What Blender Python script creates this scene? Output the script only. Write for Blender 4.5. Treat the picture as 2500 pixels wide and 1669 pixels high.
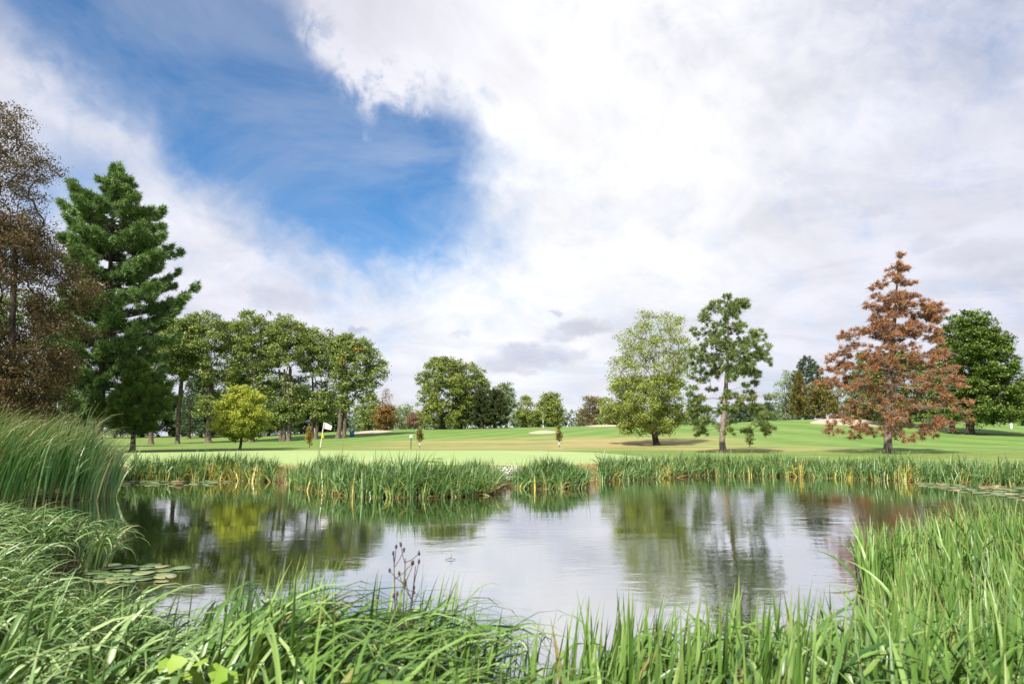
import bpy, math
import numpy as np
from mathutils import Vector

R = math.radians
rng = np.random.default_rng(7)
sc = bpy.context.scene
for o in list(bpy.data.objects):
    bpy.data.objects.remove(o)
COL = sc.collection

# ------------------------------------------------------------------ camera
EYE = 2.0
PITCH = math.atan(236 / 1667.0)
cd = bpy.data.cameras.new('camera')
cam = bpy.data.objects.new('camera', cd)
COL.objects.link(cam)
cam.location = (0, 0, EYE)
cam.rotation_euler = (R(90) + PITCH, 0, 0)
cd.sensor_width = 36.0
cd.lens = 24.0
cd.clip_start = 0.05
cd.clip_end = 6000
cd.dof.use_dof = True
cd.dof.focus_distance = 24.0
cd.dof.aperture_fstop = 2.8
sc.camera = cam

F = 1667.0


def ray(px, py):
    c, s = math.cos(PITCH), math.sin(PITCH)
    a, b = (px - 1250) / F, (834.5 - py) / F
    return np.array([a, c - b * s, s + b * c])


def at(px, py, Y):
    d = ray(px, py)
    t = Y / d[1]
    return t * d[0], EYE + t * d[2]


def px_of(x, y, z):
    c, s = math.cos(PITCH), math.sin(PITCH)
    d = y * c + (z - EYE) * s
    u = (z - EYE) * c - y * s
    return 1250 + F * x / d, 834.5 - F * u / d


# ------------------------------------------------------------------ node helper
class NT:
    def __init__(self, tree):
        self.t = tree
        tree.nodes.clear()

    def n(self, typ, ins=None, **props):
        nd = self.t.nodes.new(typ)
        for k, v in props.items():
            setattr(nd, k, v)
        for k, v in (ins or {}).items():
            self.set(nd.inputs[k], v)
        return nd

    def set(self, sock, v):
        if isinstance(v, bpy.types.NodeSocket):
            self.t.links.new(v, sock)
        elif v is not None:
            sock.default_value = v

    def m(self, op, a, b=None, c=None, clamp=False):
        nd = self.t.nodes.new('ShaderNodeMath')
        nd.operation = op
        nd.use_clamp = clamp
        for i, v in enumerate((a, b, c)):
            if v is not None:
                self.set(nd.inputs[i], v)
        return nd.outputs[0]

    def vm(self, op, a, b=None, out=0):
        nd = self.t.nodes.new('ShaderNodeVectorMath')
        nd.operation = op
        for i, v in enumerate((a, b)):
            if v is not None:
                self.set(nd.inputs[i], v)
        return nd.outputs[out]

    def noise(self, vec, scale, detail=3, rough=0.55, dist=0.0):
        nd = self.n('ShaderNodeTexNoise', {'Vector': vec, 'Scale': scale, 'Detail': detail, 'Roughness': rough, 'Distortion': dist})
        return nd.outputs['Fac']

    def ss(self, x, lo, hi, a=0.0, b=1.0):
        nd = self.n('ShaderNodeMapRange', interpolation_type='SMOOTHSTEP')
        self.set(nd.inputs['Value'], x)
        for k, v in (('From Min', lo), ('From Max', hi), ('To Min', a), ('To Max', b)):
            self.set(nd.inputs[k], v)
        return nd.outputs['Result']

    def mix(self, f, a, b, blend='MIX'):
        nd = self.t.nodes.new('ShaderNodeMix')
        nd.data_type = 'RGBA'
        nd.blend_type = blend
        self.set(nd.inputs[0], f)
        for i, v in ((6, a), (7, b)):
            if isinstance(v, tuple) and len(v) == 3:
                v = (*v, 1.0)
            self.set(nd.inputs[i], v)
        return nd.outputs[2]

    def ramp(self, f, stops):
        nd = self.t.nodes.new('ShaderNodeValToRGB')
        e = nd.color_ramp.elements
        while len(e) < len(stops):
            e.new(0.5)
        for i, (p, c) in enumerate(stops):
            e[i].position = p
            e[i].color = (*c, 1.0)
        self.set(nd.inputs[0], f)
        return nd.outputs[0]

    def comb(self, x, y, z):
        nd = self.n('ShaderNodeCombineXYZ', {0: x, 1: y, 2: z})
        return nd.outputs[0]


# ------------------------------------------------------------------ sky and sun
SUN_AZ, SUN_EL = math.atan2(-0.42, -0.90), R(47)      # behind the camera, to the left
world = bpy.data.worlds.new('World')
sc.world = world
world.use_nodes = True
w = NT(world.node_tree)
tc = w.n('ShaderNodeTexCoord')
DIR = tc.outputs['Generated']
sep = w.n('ShaderNodeSeparateXYZ', {0: DIR})
sx_, sy_, sz_ = sep.outputs
az = w.m('MULTIPLY', w.m('ARCTAN2', sx_, sy_), 180 / math.pi)
el = w.m('MULTIPLY', w.m('ARCSINE', sz_), 180 / math.pi)
sky = w.n('ShaderNodeTexSky', sky_type='NISHITA', sun_disc=False, sun_elevation=SUN_EL, sun_rotation=SUN_AZ,
          air_density=1.0, dust_density=0.3, ozone_density=2.5, altitude=200.0)


def azel(px, py):
    d = ray(px, py)
    d = d / np.linalg.norm(d)
    return math.degrees(math.atan2(d[0], d[1])), math.degrees(math.asin(d[2]))


AE = w.comb(az, el, 0.0)
wn = w.n('ShaderNodeTexNoise', {'Vector': AE, 'Scale': 0.09, 'Detail': 5, 'Roughness': 0.6})
warp = w.vm('SUBTRACT', wn.outputs['Color'], (0.5, 0.5, 0.5))
AEW = w.vm('ADD', AE, w.vm('MULTIPLY', warp, (11.0, 8.0, 0.0)))


def blobs(vec, items):
    acc = None
    for (px, py, r, wt) in items:
        a, e = azel(px, py)
        d = w.vm('DISTANCE', vec, (a, e, 0.0), out=1)
        q = w.m('DIVIDE', d, r / 29.5)
        g = w.m('MULTIPLY', w.m('EXPONENT', w.m('MULTIPLY', w.m('MULTIPLY', q, q), -1.0)), wt)
        acc = g if acc is None else w.m('ADD', acc, g)
    return acc


# openings of blue between the cloud sheets
blue = blobs(AEW, [(40, -70, 180, 1.0), (260, 10, 190, 1.05), (480, 150, 200, 1.1), (700, 300, 195, 1.1), (520, -40, 190, .6), (720, 60, 150, .55), (1070, 260, 150, .42), (820, 420, 190, 1.0),
                   (940, 360, 200, .8), (1110, 360, 150, .30), (1010, 540, 170, .55), (560, 330, 110, .6), (1150, 450, 130, .25), (860, 540, 150, .45),
                   (160, 410, 95, .8), (290, 450, 70, .5), (1330, 60, 90, .3), (2470, 0, 260, .55), (1230, 620, 100, .3), (60, 560, 90, .5), (1000, 620, 160, .3)])
# drifts of cloud inside the opening
puff = blobs(AEW, [(880, 100, 125, 1.1), (980, 180, 95, 1.0), (980, 40, 100, .9), (800, 30, 80, .6), (1190, 325, 30, .5), (905, 302, 18, .7), (935, 318, 16, .7), (1120, 300, 120, .42), (1170, 110, 110, .7), (1300, 200, 130, .6),
                   (1030, 278, 26, .6), (60, 160, 150, .7), (330, 330, 110, .6)])
# streaks run down to the right across the sky in view
ca, sa = math.cos(R(-34)), math.sin(R(-34))
st_x = w.m('SUBTRACT', w.m('MULTIPLY', az, ca), w.m('MULTIPLY', el, -sa))
st_y = w.m('ADD', w.m('MULTIPLY', az, -sa), w.m('MULTIPLY', el, ca))
STV = w.comb(w.m('MULTIPLY', st_x, 0.35), st_y, 0.0)
streak = w.noise(STV, 0.20, 8, 0.60, 0.5)
den = w.m('ADD', w.m('MAXIMUM', sz_, 0.0), 0.14)       # a cloud sheet seen in perspective
CPX, CPY = w.m('DIVIDE', sx_, den), w.m('DIVIDE', sy_, den)
CP = w.comb(w.m('ADD', w.m('MULTIPLY', CPX, .94), w.m('MULTIPLY', CPY, .34)), w.m('MULTIPLY', w.m('SUBTRACT', w.m('MULTIPLY', CPY, .94), w.m('MULTIPLY', CPX, .34)), .85), 0.0)
sheet = w.noise(CP, 1.9, 10, 0.62, 0.6)
fine = w.noise(AE, 0.42, 9, 0.62, 0.4)
wide = w.noise(DIR, 1.7, 4, 0.5)
frame_d = w.vm('DISTANCE', AE, (0.0, 12.0, 0.0), out=1)
beyond = w.ss(frame_d, 46.0, 70.0)
blue_all = w.m('ADD', blue, w.m('MULTIPLY', beyond, w.ss(wide, 0.5, 0.62)))
hole = w.m('SUBTRACT', blue_all, w.m('MULTIPLY', puff, w.m('ADD', 0.1, w.m('MULTIPLY', w.ss(fine, .30, .66), 1.0))))
hole = w.m('ADD', hole, w.m('MULTIPLY', w.m('SUBTRACT', streak, 0.5), 0.9))
hole = w.m('ADD', hole, w.m('MULTIPLY', w.m('SUBTRACT', fine, 0.5), 1.05))
hole = w.m('ADD', hole, w.m('MULTIPLY', w.m('SUBTRACT', sheet, 0.5), .75))
openness = w.ss(hole, -0.16, 1.48)
# thin high veil drawn across the blue, thicker towards the top
veil = w.m('MULTIPLY', w.ss(w.m('ADD', sheet, w.m('MULTIPLY', el, .006)), .46, .90), .34)
openness = w.m('MULTIPLY', openness, w.m('SUBTRACT', 1.0, veil))
# cloud body: white, thinner lavender veils, a few grey-bellied clouds low down
grey = w.m('ADD', w.m('MULTIPLY', w.ss(sheet, .36, .66), .7), w.m('MULTIPLY', w.ss(w.noise(STV, .11, 5, .55), .42, .62), .6))
AEL = w.comb(w.m('MULTIPLY', az, 0.32), el, 0.0)


def lowcloud(items):
    acc = None
    v = w.vm('ADD', AEL, w.vm('MULTIPLY', w.vm('SUBTRACT', w.n('ShaderNodeTexNoise', {'Vector': AE, 'Scale': .5, 'Detail': 6, 'Roughness': .6}).outputs['Color'], (.5, .5, .5)), (1.5, 1.9, 0)))
    for (px, py, r, wt) in items:
        a, e = azel(px, py)
        d = w.vm('DISTANCE', v, (a * .32, e, 0.0), out=1)
        g = w.ss(d, r / 29.5, r / 29.5 * .35, 0.0, wt)
        acc = g if acc is None else w.m('MAXIMUM', acc, g)
    return acc


belly = lowcloud([(1300, 868, 40, .75), (1230, 885, 32, .6), (1390, 862, 22, .5), (1420, 800, 30, .75), (1370, 815, 20, .5), (1290, 905, 14, .5), (880, 808, 12, .8), (1360, 760, 9, .6),
                  (2260, 600, 24, .35), (2390, 620, 40, .35), (2290, 350, 60, .3), (2130, 515, 18, .3), (700, 730, 40, .4), (1000, 930, 60, .25), (1120, 815, 12, .35), (1900, 950, 50, .2)])
bright = blobs(AE, [(1550, 260, 620, 1.0), (1100, 700, 420, .6), (350, 420, 300, .5)])
lum = w.m('ADD', 0.86, w.m('MULTIPLY', w.m('MINIMUM', bright, 1.0), 0.20))
lum = w.m('SUBTRACT', lum, w.m('MULTIPLY', grey, 0.17))
cl = w.mix(w.m('MINIMUM', bright, 1.0), (0.86, 0.87, 1.0), (0.97, 0.97, 1.0))
cl = w.mix(belly, cl, (0.60, 0.61, 0.73))
cloud_col = w.vm('SCALE', cl, None)
cloud_col.node.inputs['Scale'].default_value = 1.0
CLOUD_L = 6.0
w.set(cloud_col.node.inputs['Scale'], w.m('MULTIPLY', lum, CLOUD_L))
sky_col = w.mix(1.0, sky.outputs[0], (0.40, 0.71, 0.90), "MULTIPLY")
full = w.mix(openness, cloud_col, sky_col)
# below the horizon: earth tone
full = w.mix(w.ss(sz_, -0.01, -0.06), full, (0.5, 0.55, 0.4))
bg = w.n('ShaderNodeBackground', {'Color': full, 'Strength': 0.1})
wo = w.n('ShaderNodeOutputWorld', {'Surface': bg.outputs[0]})

sl = bpy.data.lights.new('sun', 'SUN')
sun = bpy.data.objects.new('sun', sl)
COL.objects.link(sun)
sl.energy = 5.0
sl.angle = R(2.5)
sl.color = (1.0, 0.95, 0.86)
sd_ = Vector((-math.sin(SUN_AZ) * math.cos(SUN_EL), -math.cos(SUN_AZ) * math.cos(SUN_EL), -math.sin(SUN_EL)))
sun.rotation_euler = sd_.to_track_quat('-Z', 'Y').to_euler()
sun.location = (0, 0, 60)

vs = sc.view_settings
vs.view_transform = 'Standard'
vs.look = 'None'
vs.exposure = 0.85
vs.gamma = 1.0
vs.use_curve_mapping = False


# ------------------------------------------------------------------ object helpers
def tag(o, label=None, cat=None, group=None, kind=None):
    for k, v in (('label', label), ('category', cat), ('group', group), ('kind', kind)):
        if v:
            o[k] = v
    return o


def empty(name, loc):
    o = bpy.data.objects.new(name, None)
    o.empty_display_size = 0.2
    o.location = loc
    COL.objects.link(o)
    return o


def build(name, V, F4=None, F3=None, mat=None, parent=None, attrs=None, smooth=False, origin=None):
    V = np.asarray(V, np.float32).reshape(-1, 3)
    if origin is not None:
        V = V - np.asarray(origin, np.float32)
    F4 = np.zeros((0, 4), np.int32) if F4 is None else np.asarray(F4, np.int32).reshape(-1, 4)
    F3 = np.zeros((0, 3), np.int32) if F3 is None else np.asarray(F3, np.int32).reshape(-1, 3)
    me = bpy.data.meshes.new(name)
    me.vertices.add(len(V))
    me.vertices.foreach_set('co', V.ravel())
    nl = F4.size + F3.size
    me.loops.add(nl)
    me.loops.foreach_set('vertex_index', np.concatenate([F4.ravel(), F3.ravel()]).astype(np.int32))
    me.polygons.add(len(F4) + len(F3))
    st = np.concatenate([np.arange(len(F4)) * 4, F4.size + np.arange(len(F3)) * 3]).astype(np.int32)
    me.polygons.foreach_set('loop_start', st)
    if smooth:
        me.polygons.foreach_set('use_smooth', np.ones(len(st), bool))
    for k, a in (attrs or {}).items():
        at_ = me.attributes.new(k, 'FLOAT', 'POINT')
        at_.data.foreach_set('value', np.asarray(a, np.float32).ravel())
    me.update(calc_edges=True)
    if mat:
        me.materials.append(mat)
    o = bpy.data.objects.new(name, me)
    COL.objects.link(o)
    if parent is not None:
        o.parent = parent
        if origin is None:
            o.matrix_parent_inverse = parent.matrix_world.inverted() if False else o.matrix_parent_inverse
    elif origin is not None:
        o.location = origin
    return o


def norm(v):
    return v / np.maximum(np.linalg.norm(v, axis=-1, keepdims=True), 1e-9)


def sweep(P, rad, n=10):
    P = np.asarray(P, float)
    T = norm(np.gradient(P, axis=0))
    ref = np.where(np.abs(T[:, 1:2]) > .9, np.array([[1., 0, 0]]), np.array([[0, 1., 0]]))
    U = norm(np.cross(T, ref))
    W = np.cross(T, U)
    a = np.linspace(0, 2 * np.pi, n, endpoint=False)
    V = P[:, None] + np.asarray(rad)[:, None, None] * (np.cos(a)[None, :, None] * U[:, None] + np.sin(a)[None, :, None] * W[:, None])
    m = len(P)
    i = np.arange(m - 1)[:, None] * n
    j = np.arange(n)[None]
    Fq = np.stack([i + j, i + (j + 1) % n, i + n + (j + 1) % n, i + n + j], -1).reshape(-1, 4)
    return V.reshape(-1, 3), Fq


def frustums(P0, P1, r0, r1, n):
    T = norm(P1 - P0)
    ref = np.where(np.abs(T[:, 1:2]) > .9, np.array([[1., 0, 0]]), np.array([[0, 1., 0]]))
    U = norm(np.cross(T, ref))
    W = np.cross(T, U)
    a = np.linspace(0, 2 * np.pi, n, endpoint=False)
    C = np.cos(a)[None, :, None] * U[:, None] + np.sin(a)[None, :, None] * W[:, None]
    A = P0[:, None] + r0[:, None, None] * C
    B = P1[:, None] + r1[:, None, None] * C
    V = np.stack([A, B], 1).reshape(-1, 3)
    i = np.arange(len(P0))[:, None] * 2 * n
    j = np.arange(n)[None]
    Fq = np.stack([i + j, i + (j + 1) % n, i + n + (j + 1) % n, i + n + j], -1).reshape(-1, 4)
    return V, Fq


def join(parts):
    Vs, Fs, o = [], [], 0
    for V, Fq in parts:
        Vs.append(V)
        Fs.append(np.asarray(Fq) + o)
        o += len(V)
    return np.concatenate(Vs), np.concatenate(Fs)


def box(x0, x1, y0, y1, z0, z1):
    V = np.array([(x, y, z) for z in (z0, z1) for y in (y0, y1) for x in (x0, x1)], float)
    Fq = np.array([(0, 2, 3, 1), (4, 5, 7, 6), (0, 1, 5, 4), (2, 6, 7, 3), (0, 4, 6, 2), (1, 3, 7, 5)])
    return V, Fq


# ------------------------------------------------------------------ materials
def new_mat(name):
    m = bpy.data.materials.new(name)
    m.use_nodes = True
    return m, NT(m.node_tree)


def out(t, shader, disp=None):
    o = t.n('ShaderNodeOutputMaterial')
    t.set(o.inputs['Surface'], shader)


def leaf_mat(name, stops, transl=0.3, rough=0.5, spec=0.35, tipcol=None, transl_tint=(1.25, 1.25, .6)):
    m, t = new_mat(name)
    tint = t.n('ShaderNodeAttribute', attribute_name='tint').outputs['Fac']
    col = t.ramp(tint, stops)
    if tipcol:
        s = t.n('ShaderNodeAttribute', attribute_name='along').outputs['Fac']
        col = t.mix(t.m('MULTIPLY', t.ss(s, tipcol[2] if len(tipcol) > 2 else .78, 1.0), tipcol[1]), col, tipcol[0])
        pn = t.n('ShaderNodeNewGeometry').outputs['Position']
        col = t.mix(t.ss(t.noise(pn, 7.0, 4, .65), .48, .72, 0, .55), col, t.mix(1.0, col, (.62, .70, .55), 'MULTIPLY'))
        col = t.mix(t.ss(t.noise(pn, 31.0, 3, .6), .62, .72, 0, .5), col, (.27, .22, .09))
        col = t.mix(t.ss(s, .16, 0.0, 0, .55), col, (.30, .28, .10))
    p = t.n('ShaderNodeBsdfPrincipled', {'Base Color': col, 'Roughness': rough, 'Specular IOR Level': spec})
    tr = t.n('ShaderNodeBsdfTranslucent', {'Color': t.mix(1.0, col, transl_tint, 'MULTIPLY')})
    mx = t.n('ShaderNodeMixShader', {0: transl, 1: p.outputs[0], 2: tr.outputs[0]})
    out(t, mx.outputs[0])
    return m


def bark_mat(name, c0, c1, sc_=7.0):
    m, t = new_mat(name)
    pos = t.n('ShaderNodeTexCoord').outputs['Object']
    v = t.vm('MULTIPLY', pos, (1, 1, .25))
    a = t.noise(v, sc_, 5, .65)
    b = t.noise(pos, .8, 3)
    col = t.mix(t.ss(a, .35, .65), c0, c1)
    col = t.mix(t.m('MULTIPLY', t.ss(b, .4, .7), .35), col, (.16, .16, .11))
    bp = t.n('ShaderNodeBump', {'Strength': .7, 'Distance': .05, 'Height': a})
    p = t.n('ShaderNodeBsdfPrincipled', {'Base Color': col, 'Roughness': .9, 'Specular IOR Level': .15, 'Normal': bp.outputs[0]})
    out(t, p.outputs[0])
    return m


def plain_mat(name, col, rough=.6, spec=.3, noise_amt=.15, nscale=12):
    m, t = new_mat(name)
    pos = t.n('ShaderNodeTexCoord').outputs['Object']
    k = t.noise(pos, nscale, 4)
    c = t.mix(t.m('MULTIPLY', t.ss(k, .35, .7), noise_amt * 2), col, tuple(x * .55 for x in col))
    p = t.n('ShaderNodeBsdfPrincipled', {'Base Color': c, 'Roughness': rough, 'Specular IOR Level': spec})
    out(t, p.outputs[0])
    return m


BARK = bark_mat('bark_brown', (.06, .046, .034), (.17, .13, .10))
BARK_D = bark_mat('bark_dark', (.035, .028, .022), (.11, .085, .065))
BARK_R = bark_mat('bark_reddish', (.13, .095, .08), (.30, .23, .195))

# ------------------------------------------------------------------ pond outline and terrain
SH = [(-3.7, 6.3), (-2.7, 5.5), (-1.7, 5.1), (-.7, 4.9), (-.28, 4.3), (-.1, 3.5), (.12, 3.7), (.5, 4.7), (1.5, 5.0), (2.5, 5.2), (3.3, 5.8),
      (3.9, 6.6), (4.4, 7.6), (4.75, 8.8), (5.2, 10.0), (6.2, 10.8), (8, 11.2), (11, 11.6), (16, 12.5), (24, 15), (33, 21), (33, 25), (26, 27.6),
      (21.5, 29.0), (19.8, 31.2), (18.4, 33.4), (16.7, 35.3), (14.4, 37.3), (10.4, 38.0), (8.6, 36.6), (7.2, 35.0), (5.2, 33.6), (3.9, 32.6),
      (3.3, 30.2), (2.9, 28.7), (1.4, 28.2), (.3, 28.6), (-.35, 30.2), (-.75, 26.2), (-1.6, 24.6), (-3.6, 23.9), (-6, 25.0), (-8.5, 28.4), (-10.4, 31.9),
      (-13, 33.4), (-16.3, 34.0), (-19, 33.0), (-16.6, 27.2), (-14.9, 25.2), (-14.1, 23.5), (-15.1, 21.9), (-16, 20.6), (-19, 19.4), (-20, 16.4), (-15, 14.0),
      (-10.5, 13.0), (-8.0, 12.2), (-6.7, 11.2), (-6.4, 10.0), (-5.7, 8.6), (-4.7, 7.3)]


def catmull(P, k=4):
    P = np.array(P, float)
    n = len(P)
    res = []
    for i in range(n):
        p0, p1, p2, p3 = P[(i - 1) % n], P[i], P[(i + 1) % n], P[(i + 2) % n]
        for t in np.linspace(0, 1, k, endpoint=False):
            res.append(.5 * (2 * p1 + (p2 - p0) * t + (2 * p0 - 5 * p1 + 4 * p2 - p3) * t * t + (3 * p1 - p0 - 3 * p2 + p3) * t ** 3))
    return np.array(res)


SHORE = catmull(SH, 4)


def sdist(x, y):
    x, y = np.asarray(x, float).ravel(), np.asarray(y, float).ravel()
    A, B = SHORE, np.roll(SHORE, -1, 0)
    res = np.empty(len(x))
    for s in range(0, len(x), 20000):
        P = np.stack([x[s:s + 20000], y[s:s + 20000]], -1)
        far = (np.abs(P[:, 0]) > 60) | (P[:, 1] > 70) | (P[:, 1] < -20)
        d = np.full(len(P), 60.0)
        Q = P[~far]
        if len(Q):
            best = np.full(len(Q), 1e9)
            ins = np.zeros(len(Q), bool)
            for a, b in zip(A, B):
                ab = b - a
                t = np.clip(((Q - a) @ ab) / (ab @ ab + 1e-12), 0, 1)
                q = Q - a - t[:, None] * ab
                best = np.minimum(best, (q * q).sum(1))
                c = ((a[1] > Q[:, 1]) != (b[1] > Q[:, 1]))
                if c.any():
                    xi = (b[0] - a[0]) * (Q[:, 1] - a[1]) / (b[1] - a[1] + 1e-15) + a[0]
                    ins ^= c & (Q[:, 0] < xi)
            d[~far] = np.sqrt(best) * np.where(ins, -1, 1)
        res[s:s + 20000] = d
    return res


def sstep(x, a, b):
    t = np.clip((x - a) / (b - a), 0, 1)
    return t * t * (3 - 2 * t)


HA = np.array([-.9, -.5, -.35, -.25, -.15, 0, .1, .22, .45, .6, .75, 1.0])
HY = np.array([60., 80, 105, 125, 150, 178, 230, 320])
HZ = np.array([
    [.95, .95, .95, .95, .95, .95, .92, .85, .8, .8, .85, .9],
    [.95, .95, .95, 1.0, 1.05, 1.1, 1.15, 1.25, 1.25, 1.2, 1.3, 1.3],
    [1.0, 1.05, 1.25, 1.6, 2.0, 2.25, 2.35, 2.5, 2.9, 2.7, 2.5, 2.5],
    [1.2, 1.3, 1.6, 2.4, 3.0, 3.3, 3.5, 3.8, 4.6, 4.2, 3.9, 3.9],
    [1.8, 1.9, 2.3, 3.4, 4.0, 4.4, 4.6, 4.9, 6.2, 6.0, 5.7, 5.7],
    [2.6, 2.7, 3.0, 3.9, 4.4, 4.8, 5.1, 5.5, 6.7, 6.5, 6.3, 6.3],
    [2.6, 2.7, 3.0, 3.8, 4.2, 4.6, 4.9, 5.3, 6.4, 6.3, 6.2, 6.2],
    [2.4, 2.4, 2.8, 3.4, 3.8, 4.0, 4.2, 4.6, 5.2, 5.2, 5.2, 5.2]])


def height(x, y, sd=None):
    shp = np.shape(x)
    x, y = np.asarray(x, float).ravel(), np.asarray(y, float).ravel()
    if sd is None:
        sd = sdist(x, y)
    a = np.clip(x / np.maximum(y, 20.0), HA[0], HA[-1])
    yy = np.clip(y, HY[0], HY[-1])
    ia = np.clip(np.searchsorted(HA, a) - 1, 0, len(HA) - 2)
    iy = np.clip(np.searchsorted(HY, yy) - 1, 0, len(HY) - 2)
    fa = (a - HA[ia]) / (HA[ia + 1] - HA[ia])
    fa = fa * fa * (3 - 2 * fa) * .6 + fa * .4
    fy = (yy - HY[iy]) / (HY[iy + 1] - HY[iy])
    hz = (HZ[iy, ia] * (1 - fa) + HZ[iy, ia + 1] * fa) * (1 - fy) + (HZ[iy + 1, ia] * (1 - fa) + HZ[iy + 1, ia + 1] * fa) * fy
    farside = sstep(y, 15, 24)
    bank = .34 * sstep(sd, 0, 1.4)
    up = np.where(y > 15, farside * sstep(sd, .8, 13), 0)
    z = bank + up * (hz - .34)
    z += .24 * np.exp(-((x + 9) / 17.) ** 2 - ((y - 47) / 9.) ** 2) * farside
    z += .03 * np.sin(x * .35 + 1.3) * np.sin(y * .27) * sstep(sd, 1, 8)
    z = np.where(sd < 0, -.9 * sstep(-sd, 0, 2.2) - .02, z)
    return z.reshape(shp)


def gz(x, y):
    return float(height(np.array([x]), np.array([y]))[0])


def axis(parts):
    r = [np.array([parts[0][0]])]
    for a, b, n in parts:
        r.append(np.linspace(a, b, n + 1)[1:])
    return np.concatenate(r)


gxs = axis([(-2500, -400, 8), (-400, -130, 27), (-130, -36, 60), (-36, 36, 180), (36, 130, 60), (130, 400, 27), (400, 2500, 8)])
gys = axis([(-400, -20, 8), (-20, 0, 20), (0, 40, 110), (40, 70, 60), (70, 130, 60), (130, 230, 60), (230, 400, 20), (400, 3000, 10)])
GX, GY = np.meshgrid(gxs, gys)
GZ = height(GX, GY)
nx, ny = len(gxs), len(gys)
ii = (np.arange(ny - 1)[:, None] * nx + np.arange(nx - 1)[None]).ravel()
GF = np.stack([ii, ii + 1, ii + nx + 1, ii + nx], -1)

# ground: turf with mown stripes, worn straw patches, damp soil by the water
gm, t = new_mat('turf')
pos = t.n('ShaderNodeNewGeometry').outputs['Position']
s = t.n('ShaderNodeSeparateXYZ', {0: pos})
X, Y, Z = s.outputs
fine = t.noise(pos, 9.0, 4, .7)
mid = t.noise(pos, .55, 5, .6)
broad = t.noise(pos, .06, 4, .55)
lawn = t.mix(fine, (.08, .148, .026), (.138, .205, .046))
lawn = t.mix(t.m('MULTIPLY', t.ss(mid, .4, .68), .5), lawn, (.23, .27, .085))
# stripes on the far fairways
wob = t.m('MULTIPLY', t.m('SUBTRACT', t.noise(pos, .09, 3), .5), 2.5)
sA = t.m('SINE', t.m('MULTIPLY', t.m('ADD', t.m('ADD', t.m('MULTIPLY', X, .985), wob), t.m('MULTIPLY', Y, .16)), .62))
sB = t.m('SINE', t.m('MULTIPLY', t.m('ADD', wob, t.m('SUBTRACT', t.m('MULTIPLY', X, .88), t.m('MULTIPLY', Y, .47))), .95))
edge = t.m('ADD', X, t.m('MULTIPLY', t.m('SUBTRACT', broad, .5), 14))
right = t.ss(edge, 17, 24)
sm = t.m('ADD', t.m('MULTIPLY', sA, right), t.m('MULTIPLY', sB, t.m('SUBTRACT', 1.0, right)))
fw_y = t.m('ADD', t.m('SUBTRACT', Y, t.m('MULTIPLY', X, -.28)), t.m('MULTIPLY', t.m('SUBTRACT', broad, .5), 30))
fw = t.m('MAXIMUM', t.m('MULTIPLY', t.ss(Y, 88, 97), t.ss(X, -60, -40)), t.m('MULTIPLY', right, t.ss(Y, 62, 68)))
fw = t.m('MULTIPLY', fw, t.ss(mid, .15, .5))
stripe = t.m('MULTIPLY', t.ss(sm, -.45, .45), fw)
fair = t.mix(t.m('ADD', t.m('MULTIPLY', t.ss(sm, -.8, .8), .75), t.m('MULTIPLY', t.m('SUBTRACT', mid, .5), .8)), (.088, .178, .03), (.148, .242, .062))
lawn = t.mix(t.m('MULTIPLY', fw, .85), lawn, fair)
# straw-coloured drought patches in the rough before the fairways
pv = t.vm('MULTIPLY', pos, (.045, .17, 0))
pn = t.noise(pv, 1.0, 6, .62)
dry = t.ss(t.m('ADD', pn, t.m('MULTIPLY', t.m('SUBTRACT', fine, .5), .25)), .40, .60)
reg = t.m('MULTIPLY', t.m('MULTIPLY', t.ss(Y, 60, 66), t.ss(Y, 112, 92)), t.m('MULTIPLY', t.ss(X, -26, -8), t.ss(X, 40, 24)))
lawn = t.mix(t.m('MULTIPLY', t.m('MULTIPLY', dry, reg), .72), lawn, (.40, .265, .14))
lawn = t.mix(t.m('MULTIPLY', reg, .25), lawn, (.28, .25, .095))
mott = t.noise(t.vm('MULTIPLY', pos, (.35, .8, 1)), .5, 6, .65)
lawn = t.mix(t.ss(mott, .35, .7, -.12, .34), lawn, (.24, .25, .085))
lawn = t.mix(t.ss(mott, .5, .25, 0, .35), lawn, (.06, .125, .02))
# leaf litter and worn turf scattered
lit = t.ss(t.noise(pos, 2.2, 3, .6), .66, .76)
lawn = t.mix(t.m('MULTIPLY', lit, .25), lawn, (.26, .20, .09))
# bank: straw then damp mud
lawn = t.mix(t.ss(t.m('ADD', Z, t.m('MULTIPLY', t.m('SUBTRACT', mid, .5), .25)), .72, .42), lawn, (.26, .20, .085))
lawn = t.mix(t.ss(Z, .36, .12), lawn, (.055, .042, .022))
bp = t.n('ShaderNodeBump', {'Strength': .35, 'Distance': .05, 'Height': fine})
p = t.n('ShaderNodeBsdfPrincipled', {'Base Color': lawn, 'Roughness': .85, 'Specular IOR Level': .15, 'Normal': bp.outputs[0]})
out(t, p.outputs[0])
ground = build('ground', np.stack([GX, GY, GZ], -1), GF, mat=gm, smooth=True)
tag(ground, kind='structure')


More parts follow.
